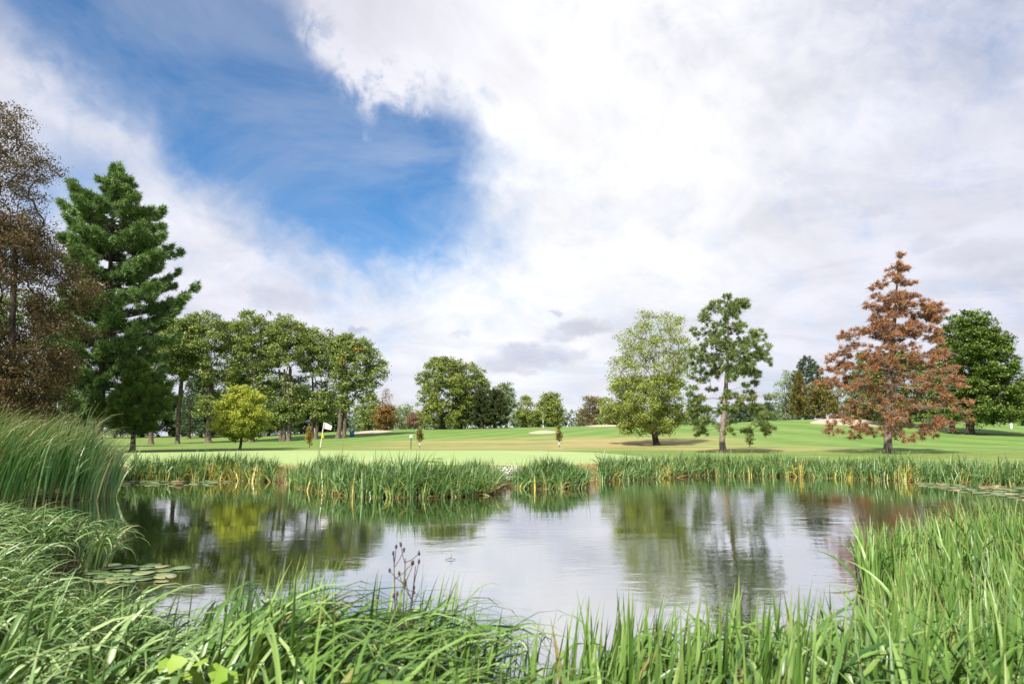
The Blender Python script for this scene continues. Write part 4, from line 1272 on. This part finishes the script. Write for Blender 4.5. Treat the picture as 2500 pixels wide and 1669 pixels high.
# right foreground: bright upright blades on the spit
x, y, sd = scatter(1.6, 16, 1.6, 13, 135, lambda x, y, s: (s > -.30) & (s < 6) & (np.hypot(x, y) > 2.9) & (frame_px(x, y) >= 1990 + 40 * np.sin(y * 4)) & (frame_px(x, y) < 3600))
n = len(x)
dd = np.hypot(x, y)
B = np.column_stack([x, y, np.maximum(height(x, y, sd), -.12)])
upright = rng.uniform(0, 1, n) < np.where(dd < 5.5, .45, .80)
bed('iris_bed', 'bright upright iris blades covering the spit on the right near bank', 'reeds', B, np.where(upright, rng.uniform(.62, 1.0, n), rng.uniform(.85, 1.2, n)), rng.uniform(.022, .048, n),
    rn(.5, 1.2, n), np.where(upright, np.abs(rn(.13, .10, n)), np.abs(rn(.25, .12, n))), np.where(upright, rng.uniform(.02, .45, n), rng.uniform(1.0, 2.0, n)), BLADE_R, np.where(rng.uniform(0, 1, n) < .03, rng.uniform(.93, 1, n), np.clip(rn(.5, .22, n), 0, .9)), 300, 8)


# far bank beds along the shore
def shore_pts(test_px, dens, depth, lo=-.45):
    A, Bq = SHORE, np.roll(SHORE, -1, 0)
    mid = (A + Bq) / 2
    far = (mid[:, 1] > 19) & (mid[:, 0] > -30)
    xs, ys = [], []
    for a, b, f in zip(A, Bq, far):
        if not f:
            continue
        ln = np.linalg.norm(b - a)
        k = rng.poisson(ln * dens * (depth - lo))
        u = rng.uniform(0, 1, k)
        nv = np.array([(b - a)[1], -(b - a)[0]]) / (ln + 1e-9)
        off = rng.uniform(lo, depth, k)
        q = a + (b - a) * u[:, None] + nv * off[:, None]
        xs.append(q[:, 0])
        ys.append(q[:, 1])
    x, y = np.concatenate(xs), np.concatenate(ys)
    sd = sdist(x, y)
    pxq = px_of(x, y, 0 * x + .4)[0]
    ok = (sd > lo) & (sd < depth) & test_px(pxq, x, y)
    return x[ok], y[ok], sd[ok], pxq[ok]


def clumpy(x, y, cell=.55):
    """Pull points towards clump centres; returns the unit vector out of the clump."""
    gx, gy = np.floor(x / cell), np.floor(y / cell)
    h = np.sin(gx * 127.1 + gy * 311.7) * 43758.5453
    h2 = np.sin(gx * 269.5 + gy * 183.3) * 43758.5453
    cx, cy = (gx + .5 + (h - np.floor(h) - .5) * .7) * cell, (gy + .5 + (h2 - np.floor(h2) - .5) * .7) * cell
    dx, dy = x - cx, y - cy
    return cx + dx * .78, cy + dy * .78, np.arctan2(dy, dx), h - np.floor(h)


def farbed(name, label, test, dens, depth, Lr, yellow, Wm=.046, lo=-.22):
    x, y, sd, pxq = shore_pts(test, dens, depth, lo)
    x, y, outw, hh = clumpy(x, y)
    sd = sdist(x, y)
    n = len(x)
    B = np.column_stack([x, y, np.maximum(height(x, y, sd), -.1)])
    arch = rng.uniform(0, 1, n) < .6
    Lb = rng.uniform(*Lr, n) * (.85 + .3 * hh)
    a = np.where(rng.uniform(0, 1, n) < .5, outw, rn(0, .7, n))
    ye = (rng.uniform(0, 1, n) < yellow(pxq, sd, hh))
    dead = rng.uniform(0, 1, n) < np.where(sd < .5, .08, .03)
    Lb = Lb * np.where(rng.uniform(0, 1, n) < .04, 1.25, 1) * (1 + .16 * np.sin(pxq * .021) * np.sin(pxq * .0063 + 1))
    tv = np.where(dead, .985, np.where(ye, rng.uniform(.90, .97, n), np.clip(rn(.42, .22, n) + .1 * (hh - .5), 0, .87)))
    bed(name, label, 'reeds', B, np.where(ye, Lb * .78, Lb), rng.uniform(.6, 1.3, n) * Wm, a, np.where(dead, rng.uniform(.9, 1.5, n), np.abs(rn(.2, .14, n))), np.where(arch, rng.uniform(1.0, 2.5, n), rng.uniform(.1, .6, n)), BLADE_F, tv, 0, 6, False)


farbed('reed_bed', 'reed bed with yellowing blades behind the left lily pads', lambda p, x, y: (p > 262) & (p < 672) & (y > 30), 180, 1.9, (.74, 1.14), lambda p, s, h: np.where(s < .7, np.where((p > 500) & (p < 640), .55, .20), .04))
farbed('reed_bed', 'thick reed bed bulging into the pond below the golf flag', lambda p, x, y: (p > 700) & (p < 1213) & (y < 31.5) & (x < -.4), 215, 1.7, (.74, 1.16), lambda p, s, h: np.where(s < .3, .13, .03))
farbed('reed_bed', 'short reed bed right of the white flowers', lambda p, x, y: (p > 1252) & (p < 1432) & (y < 31) & (x > -.1), 215, 1.7, (.66, 1.0), lambda p, s, h: np.where(s < .3, .10, .03))
farbed('reed_bed', 'long reed bed edging the far right shore with yellow patches', lambda p, x, y: (p > 1462) & (p < 2900) & (x > 3.6), 170, 2.0, (.66, 1.02), lambda p, s, h: np.where(s < .9, .10 + .5 * (np.sin(p * .031 + 2.2 * np.sin(p * .0121)) > .72) * (h > .45), .03))
# dry grass fringe on top of the bank
x, y, sd, pxq = shore_pts(lambda p, x, y: (p > 240) & (p < 2900), 75, 5.2, .7)
n = len(x)
B = np.column_stack([x, y, height(x, y, sd) - .02])
bed('dry_grass', 'straw coloured dry grass fringe between reeds and mown green', 'grass', B, rng.uniform(.18, .62, n) * np.clip(1.25 - sd / 5.5, .2, 1), rng.uniform(.008, .016, n), rn(.1, .9, n), np.abs(rn(.3, .2, n)), rng.uniform(.2, 1.2, n), STRAW, rng.uniform(0, 1, n), 0, 3, False)
# marginal straw in the two gaps
x, y, sd, pxq = shore_pts(lambda p, x, y: ((p > 1425) & (p < 1470) & (x < 5)) | ((p > 1205) & (p < 1260) & (y > 25)) | ((p > 655) & (p < 705) & (y > 28)), 260, 2.2, 0.0)
n = len(x)
B = np.column_stack([x, y, height(x, y, sd) - .02])
bed('straw_grass', 'tawny dead grass filling the gaps between the far reed beds', 'grass', B, rng.uniform(.2, .6, n), rng.uniform(.010, .02, n), rn(.1, 1.4, n), np.abs(rn(.4, .3, n)), rng.uniform(.3, 1.6, n), STRAW, rng.uniform(0, 1, n), 0, 4, False)

# cattails at the left
x = rng.uniform(-30, -13.6, 30000)
y = rng.uniform(19, 33, 30000)
sd = sdist(x, y)
pxq = px_of(x, y, 0 * x + .4)[0]
ok = (sd > -.7) & (sd < 4.2) & (pxq < 286) & (pxq > -330)
ok &= (rng.uniform(0, 1, len(x)) < .30)
x, y, sd, pxq = x[ok], y[ok], sd[ok], pxq[ok]
n = len(x)
B = np.column_stack([x, y, np.maximum(height(x, y, sd), -.1)])
_a, _b, _c, rag = clumpy(x, y, .7)
hh = np.clip(1.08 - .30 * sstep(pxq, 170, 286), .6, 1.1) * (.80 + .40 * rag)
bed('cattail_bed', 'tall windswept cattail bed bowing right at the left shore', 'cattails', B, rng.uniform(1.8, 2.65, n) * hh * np.where(rng.uniform(0, 1, n) < .16, .6, 1), rng.uniform(.034, .078, n),
    rn(.05, .32, n), np.abs(rn(.14, .08, n)), np.where(rng.uniform(0, 1, n) < .8, rng.uniform(.9, 1.7, n), rng.uniform(.1, .6, n)), CATTAIL, np.where(rng.uniform(0, 1, n) < .05, 1.0, np.clip(rn(.45, .2, n), 0, .9)), 0, 8, False, power=3.2)

# ------------------------------------------------------------------ lily pads
PADM, t = new_mat('lily_pad')
tn2 = t.n('ShaderNodeObjectInfo').outputs['Random']
pos = t.n('ShaderNodeTexCoord').outputs['Object']
c = t.ramp(tn2, [(0, (.10, .17, .06)), (.5, (.17, .24, .10)), (.8, (.24, .28, .13)), (.93, (.30, .24, .09)), (1, (.38, .22, .12))])
c = t.mix(t.m('MULTIPLY', t.ss(t.noise(pos, 9, 4), .5, .7), .4), c, (.24, .20, .09))
p = t.n('ShaderNodeBsdfPrincipled', {'Base Color': c, 'Roughness': .3, 'Specular IOR Level': .5})
out(t, p.outputs[0])
PINKM = plain_mat('lily_pad_underside', (.36, .24, .14), .5, .4, .2, 9)


def pad_mesh(curl=0.0, seed=0):
    r_ = np.random.default_rng(seed)
    n = 22
    a = np.linspace(.16, 2 * np.pi - .16, n)
    rim = 1 + .05 * np.sin(a * 3 + seed) + r_.normal(0, .015, n)
    V = [(0, 0, .0)]
    for f in (.55, 1.0):
        z = curl * np.maximum(np.cos(a - 2.2), 0) ** 2 * f ** 3 + .03 * np.sin(a * 2 + seed) * f ** 2
        V += list(zip(np.cos(a) * rim * f, np.sin(a) * rim * f, z))
    V = np.array(V)
    F3 = [(0, 1 + j, 2 + j) for j in range(n - 1)]
    F4 = [(1 + j, 1 + n + j, 2 + n + j, 2 + j) for j in range(n - 1)]
    low = V.copy()
    low[:, 2] -= .02
    m = len(V)
    F3 += [(m, m + 2 + j, m + 1 + j) for j in range(n - 1)]
    F4 += [(m + 1 + j, m + 2 + j, m + 2 + n + j, m + 1 + n + j) for j in range(n - 1)]
    F4 += [(1 + n + j, m + 1 + n + j, m + 2 + n + j, 2 + n + j) for j in range(n - 1)]
    return np.concatenate([V, low]), F4, F3


PADS = []
for k in range(6):
    V, F4, F3 = pad_mesh((0, .02, .04, .1, .35, .6)[k], k)
    o = build('lily_pad', V, F4, F3, PADM, smooth=True)
    PADS.append(o.data)
    bpy.data.objects.remove(o)
taken = []


def lily(x, y, r, label, group, curl=None, mat=None, zone=None):
    for (a, b, c) in taken:
        if math.hypot(a - x, b - y) < (c + r) * .82:
            return False
    taken.append((x, y, r))
    me = curl if curl is not None else int(rng.integers(0, 3))
    o = bpy.data.objects.new('lily_pad', PADS[me])
    o.location = (x, y, .012)
    o.rotation_euler = (rng.normal(0, .015), rng.normal(0, .015), rng.uniform(0, 6.28))
    o.scale = (r, r, r * 1.0)
    COL.objects.link(o)
    if mat:
        o.material_slots[0].link = 'OBJECT'
        o.material_slots[0].material = mat
    if zone:
        size = 'small' if r < zone[1] else 'large' if r > zone[2] else 'medium'
        label = ('%s %s lily pad %s, %s' % (size, 'rim-raised' if me == 3 else 'flat', zone[0], zone[3]))
    tag(o, label, 'lily pad', group)
    return True


def on_water(px, py):
    d = ray(px, py)
    t_ = -EYE / d[2]
    return d[0] * t_, d[1] * t_


def lily_field(quad, count, rr, label, group, extra=0):
    k = 0
    for _ in range(count * 14):
        u, v = rng.uniform(), rng.uniform()
        px, py = quad(u, v)
        x, y = on_water(px, py)
        place = ('along the outer edge' if v > .66 else 'close to the reeds' if v < .33 else 'in mid patch') + (', left part' if u < .33 else ', right part' if u > .66 else ', centre part')
        if float(sdist([x], [y])[0]) > -.05:
            continue
        d = rr[1] - rr[0]
        if lily(x, y, rng.uniform(*rr), label, group, 3 if rng.uniform() < extra else None, None, (label, rr[0] + d * .33, rr[0] + d * .66, place)):
            k += 1
        if k >= count:
            break


x, y = on_water(432, 1184)
lily(x, y, .22, 'pinkish upturned lily pad at the right end of the left far pads', None, 5, PINKM)
for px, py, lab in ((2300, 1183, 'pink upturned lily pad nearest the middle of the right far pads'), (2405, 1192, 'left one of two curled brown pink lily pads at the far right'), (2425, 1188, 'right one of two curled brown pink lily pads at the far right')):
    x, y = on_water(px, py)
    lily(x, y, .22, lab, None, 4, PINKM)
lily_field(lambda u, v: (285 + 290 * u, 1169 + (17 if u < .8 else 11) * v), 62, (.14, .24), 'below the yellowing far left reeds', 'lily pads in the far left cove', .15)
lily_field(lambda u, v: (2230 + 290 * u, 1173 + 9 * u + (10 + 34 * u) * v), 80, (.15, .26), 'off the far right reeds', 'lily pads along the far right shore', .3)
lily_field(lambda u, v: (1650 + 330 * u, 1157 + 4 * v), 26, (.16, .26), 'below the pond pine', 'lily pads below the pond pine', .1)
lily_field(lambda u, v: (235 + 170 * u, 1380 + 42 * v), 26, (.10, .19), 'beside the near left sedge', 'lily pads beside the near left sedge', .1)
for px, py in ((415, 1389), (440, 1387), (455, 1388), (423, 1396)):
    x, y = on_water(px, py)
    lily(x, y, .16, 'outlying lily pad drifting off the near left group', 'lily pads beside the near left sedge', 0)

# ------------------------------------------------------------------ golf things
white = plain_mat('white_paint', (.80, .80, .78), .4, .4, .04)
dark_pole = plain_mat('dark_pole', (.13, .15, .09), .5)
cloth = plain_mat('flag_cloth', (.78, .79, .82), .8, .2, .05)
red = plain_mat('red_trim', (.45, .05, .06), .7)
ink = plain_mat('flag_ink', (.16, .17, .20), .8)
yellow = plain_mat('yellow_cloth', (.75, .55, .03), .7)
blue = plain_mat('blue_plastic', (.06, .20, .42), .45)
green_post = plain_mat('green_post', (.03, .10, .05), .5)
grey = plain_mat('grey_metal', (.45, .46, .47), .4)


def flagstick(px, Y, label):
    bx, bz = place_base(px, Y)
    o = np.array((bx, Y, bz))
    root = empty('golf_flag', o)
    tag(root, label, 'golf flag')
    lean = np.array([.115, .0, 1.0])
    k = lambda h: lean * h
    V, Fq = sweep([k(-.1), k(.35), k(.72)], [.014] * 3, 8)
    build('lower_pole', V, Fq, mat=dark_pole, parent=root, smooth=True)
    V, Fq = sweep([k(.72), k(1.4), k(2.16)], [.02] * 3, 8)
    build('upper_pole', V, Fq, mat=white, parent=root, smooth=True)
    # cloth swung out to the right and sagging, with a wave in it
    nu, nv = 14, 8
    u, v = np.meshgrid(np.linspace(0, 1, nu), np.linspace(0, 1, nv))
    top = k(2.15)
    hgt_ = .36 - .12 * u
    Xf = top[0] + .03 + .44 * u - .05 * (1 - v) * u
    Zf = top[2] - .20 * u ** 1.15 - (1 - v) * hgt_
    Yf = .06 * np.sin(u * 6 + v) * u
    fr_ = np.stack([Xf, Yf, Zf], -1).reshape(-1, 3)
    bk = fr_ + np.array([0, .008, 0])
    i = (np.arange(nv - 1)[:, None] * nu + np.arange(nu - 1)[None]).ravel()
    q = np.stack([i, i + 1, i + nu + 1, i + nu], -1)
    m = nu * nv
    fl = build('flag_cloth', np.concatenate([fr_, bk]), np.concatenate([q, q[:, ::-1] + m]), mat=cloth, parent=root, smooth=True)
    g = fr_.reshape(nv, nu, 3)

    def strip(name, pts, wd, mat, n=5):
        V, Fq = sweep(pts, [wd] * len(pts), n)
        build(name, V, Fq, mat=mat, parent=fl, smooth=True)
    strip('hem', g[:, 0] + [0, -.006, 0], .016, red)
    strip('hem', g[0, :] + [0, -.006, 0], .014, red)
    P = lambda uu, vv: np.array([np.interp(uu, np.linspace(0, 1, nu), [np.interp(vv, np.linspace(0, 1, nv), g[:, j, d]) for j in range(nu)]) for d in range(3)]) + [0, -.008, 0]
    strip('emblem', [P(.6 + .15 * math.cos(a), .57 + .16 * math.sin(a)) for a in np.linspace(0, 6.28, 16)], .007, ink, 4)
    for vv, a, b in ((.62, .16, .38), (.5, .16, .4), (.36, .16, .72), (.25, .2, .66)):
        strip('print', [P(a + (b - a) * f, vv) for f in np.linspace(0, 1, 6)], .007, ink, 4)
    # small yellow depth pennant
    c = k(1.33)
    V = np.array([(.02, 0, .14), (.02, 0, -.08), (.15, -.02, -.09), (.10, -.01, .02), (.02, .01, .14), (.02, .01, -.08), (.15, -.01, -.09), (.10, 0, .02)]) + c
    build('pennant', V, [(0, 1, 2, 3), (4, 7, 6, 5), (0, 4, 5, 1), (1, 5, 6, 2), (2, 6, 7, 3), (3, 7, 4, 0)], mat=yellow, parent=root)
    V, Fq = sweep([k(1.2) + [0, 0, 0], k(1.45)], [.028, .028], 8)
    build('pennant_clip', V, Fq, mat=yellow, parent=root)
    # cup
    a = np.linspace(0, 2 * np.pi, 16, endpoint=False)
    V = np.concatenate([np.column_stack([np.cos(a) * .054, np.sin(a) * .054, 0 * a + .016]), np.column_stack([np.cos(a) * .062, np.sin(a) * .062, 0 * a + .016])])
    build('cup_rim', V, [(j, (j + 1) % 16, 16 + (j + 1) % 16, 16 + j) for j in range(16)], mat=white, parent=root)


flagstick(777, 40, 'white golf flag with red hem on a leaning stick on the green')
# tee post with sign plate beside the narrow sapling
bx, bz = place_base(1003, 68)
root = empty('tee_post', (bx, 68, bz))
tag(root, 'green post carrying a small white plate beside the narrow sapling', 'signpost')
V, Fq = sweep([(0, 0, -.1), (0, 0, .5), (.01, 0, 1.05)], [.045] * 3, 8)
build('post', V, Fq, mat=green_post, parent=root, smooth=True)
V, Fq = join([box(-.13, .13, -.05, .03, 1.02, 1.27), box(-.09, .11, -.04, .02, 1.272, 1.36)])
build('plate', V, Fq, mat=white, parent=root)
V, Fq = box(-.07, .05, -.056, -.05, 1.1, 1.2)
build('plate_print', V, Fq, mat=red, parent=root)
# blue litter bin by the grove
bx, bz = place_base(859, 122)
root = empty('litter_bin', (bx, 122, bz))
tag(root, 'small blue bin on the turf right of the grove', 'bin')
V, Fq = box(-.33, .33, -.3, .3, 0, .95)
V[4:, :2] *= 1.08
build('bin_body', V, Fq, mat=blue, parent=root)
V, Fq = join([box(-.4, .4, -.36, .36, .952, 1.05), box(-.3, .3, -.26, .26, 1.052, 1.12)])
build('bin_lid', V, Fq, mat=blue, parent=root)
V, Fq = box(-.2, .2, -.325, -.30, .6, .8)
build('bin_slot', V, Fq, mat=green_post, parent=root)
# far flagstick without a visible flag
bx, bz = place_base(1326, 142)
root = empty('golf_flag', (bx, 142, bz))
tag(root, 'distant white and dark striped flagstick on the crest green', 'golf flag')
for k, (a, b) in enumerate(((0, .75), (.75, 1.1), (1.1, 1.8), (1.8, 2.1))):
    V, Fq = sweep([(0, 0, a), (0, 0, b)], [.055, .055], 8)
    build('pole_band', V, Fq, mat=white if k % 2 == 0 else dark_pole, parent=root)
# distant ball washer posts on the right hill
for px, Y, lab in ((2077, 142, 'pale grey tee box stand behind the large bunker'), (2470, 118, 'short white marker post under the dense dark oak')):
    bx, bz = place_base(px, Y)
    root = empty('marker_post', (bx, Y, bz))
    tag(root, lab, 'post')
    V, Fq = box(-.16, .16, -.1, .1, 0, .9)
    build('post', V, Fq, mat=grey if px < 2200 else white, parent=root)
    V, Fq = box(-.24, .24, -.15, .15, .902, 1.15)
    build('post_head', V, Fq, mat=grey if px < 2200 else white, parent=root)

# ------------------------------------------------------------------ small plants
# white flowers between two reed beds
petal = plain_mat('white_petal', (.80, .80, .80), .7, .2, .06)
cx, cy = on_water(1228, 1182)
cy += .12
root = empty('white_aster', (cx, cy, gz(cx, cy)))
tag(root, 'bushy white flowered plant in the gap between reed beds', 'flowers')
E0, E1, PV = [], [], []
for k in range(70):
    b = np.array([rng.normal(0, .28), rng.normal(0, .22), 0])
    tip = b * 1.5 + np.array([rng.normal(0, .12), -abs(rng.normal(.1, .12)), rng.uniform(.12, .55)])
    E0.append(b); E1.append(tip)
    for q in range(10):
        PV.append(tip + rng.normal(0, .06, 3))
V, Fq = frustums(np.array(E0), np.array(E1), np.full(70, .006), np.full(70, .004), 3)
build('stem', V, Fq, mat=BLADE_F, parent=root, attrs={'tint': np.full(len(V), .4), 'along': np.full(len(V), .4)})
V, Fq, T = leaves(np.array(PV), .085, .3, aspect=.95)
build('blossom', V, Fq, mat=petal, parent=root)
V, Fq, T = leaves(np.array(E0)[rng.integers(0, 70, 400)] * 1.2 + np.column_stack([rng.normal(0, .1, 400), rng.normal(0, .1, 400), rng.uniform(.05, .6, 400)]), .1, .3, aspect=.4)
build('foliage', V, Fq, mat=OAK_C, parent=root, attrs={'tint': T})

# dried weed with dark seed heads in the foreground
weed = plain_mat('dry_stem', (.13, .06, .07), .8)
seed = plain_mat('seed_head', (.10, .05, .06), .9)
wleaf = plain_mat('weed_leaf', (.25, .10, .09), .7)
wx, wy = -.74, 4.75
wz = gz(wx, wy)
root = empty('dried_weed', (wx, wy, wz))
tag(root, 'dried weed with dark seed heads above the near iris blades', 'weed')
parts, heads, lv = [], [], []
for k in range(3):
    a0 = (-.06, .02, .09)[k]
    main = [np.array([0.02 * k, 0, 0]), np.array([a0 * .3, 0, .45]), np.array([a0 * .7, .02, .86]), np.array([a0, .02, 1.24 - .05 * k])]
    parts.append(sweep(main, [.006, .005, .004, .003], 5))
    for j in range(9):
        f = rng.uniform(.5, 1)
        p0 = np.array([np.interp(f, [0, .37, .7, 1], [m_[d] for m_ in main]) for d in range(3)])
        p1 = p0 + np.array([rng.normal(0, .06), rng.normal(0, .04), rng.uniform(.04, .14)])
        parts.append(sweep([p0, (p0 + p1) / 2 + [0, 0, -.01], p1], [.003, .0025, .002], 4))
        heads.append(p1)
    for j in range(4):
        f = rng.uniform(.25, .7)
        lv.append(np.array([np.interp(f, [0, .37, .7, 1], [m_[d] for m_ in main]) for d in range(3)]) + rng.normal(0, .025, 3))
V, Fq = join(parts)
build('stem', V, Fq, mat=weed, parent=root)
for hpos in heads:
    pts_ = [hpos + np.array([0, 0, -.012]), hpos, hpos + np.array([0, 0, .012]), hpos + np.array([0, 0, .018])]
    V, Fq = sweep(pts_, [.003, .009, .007, .002], 7)
    V = V + rng.normal(0, .002, V.shape)
    build('seed_head', V, Fq, mat=seed, parent=root)
V, Fq, T = leaves(np.array(lv), .06, .0, aspect=.35)
for k in range(len(lv)):
    build('leaf', V[k * 4:k * 4 + 4], [(0, 1, 2, 3)], mat=wleaf, parent=root)

# bright broad-leaved vine at the bottom left
VINE = leaf_mat('vine_leaf', [(0, (.16, .28, .03)), (1, (.28, .40, .05))], .35)


def vine(px, py, Y, label, n):
    x, z = at(px, py, Y)
    zb = gz(x, Y)
    root = empty('vine', (x, Y, zb))
    tag(root, label, 'vine', 'bright vines among the near blades')
    hh_ = z - zb
    st_pts = [np.array([-.15, .02, 0]), np.array([-.06, 0, hh_ * .5]), np.array([0, 0, hh_]), np.array([.12, -.03, hh_ * 1.02])]
    V, Fq = sweep(st_pts, [.004, .004, .003, .002], 5)
    build('stem', V, Fq, mat=VINE, parent=root, attrs={'tint': np.full(len(V), .2)})
    for k in range(n):
        f = rng.uniform(.4, 1)
        c = np.array([np.interp(f, [0, .4, .8, 1], [q[d] for q in st_pts]) for d in range(3)]) + rng.normal(0, .03, 3)
        a = np.linspace(0, 2 * np.pi, 11)[:-1]
        r_ = .035 * np.array([1.5, 1.0, .75, 1.05, .7, .8, .7, 1.05, .75, 1.0]) * rng.uniform(.8, 1.3)
        rot = rng.uniform(0, 6.28)
        nrm = norm(np.array([rng.normal(0, .5), -.6 + rng.normal(0, .4), 1.0]))
        u = norm(np.cross(nrm, [math.cos(rot), math.sin(rot), .1]))
        v = np.cross(nrm, u)
        V = np.concatenate([[c + nrm * .006], c + r_[:, None] * (np.cos(a)[:, None] * u + np.sin(a)[:, None] * v)])
        build('leaf', V, None, [(0, 1 + j, 1 + (j + 1) % 10) for j in range(10)], mat=VINE, parent=root, attrs={'tint': np.full(11, rng.uniform(0, 1))})


vine(415, 1615, 3.3, 'bright green lobed vine leaves low among the sedge at bottom left', 9)
vine(530, 1648, 3.1, 'bright vine leaves at the bottom edge right of the other vine', 7)

# floating twig
twg = plain_mat('twig_wood', (.06, .045, .03), .8)
tx_, ty_ = on_water(1100, 1366)
V, Fq = join([sweep([(-.09, 0, .012), (0, .01, .02), (.09, 0, .012)], [.004, .006, .003], 5), sweep([(0, .01, .018), (.015, 0, .05), (.01, -.01, .085)], [.004, .003, .002], 5), sweep([(.0, .01, .018), (-.02, 0, .045)], [.003, .002], 5)])
o = build('floating_twig', V, Fq, mat=twg)
o.location = (tx_, ty_, 0)
tag(o, 'small dark twig floating alone in the middle of the pond', 'twig')

for r_ in TREELOG:
    pass
tris = sum(len(o.data.loop_triangles) or sum(max(0, p.loop_total - 2) for p in o.data.polygons) if len(o.data.polygons) < 500 else len(o.data.polygons) * 2 for o in bpy.data.objects if o.type == 'MESH')
print('TRIS approx', tris, 'OBJECTS', len(bpy.data.objects))
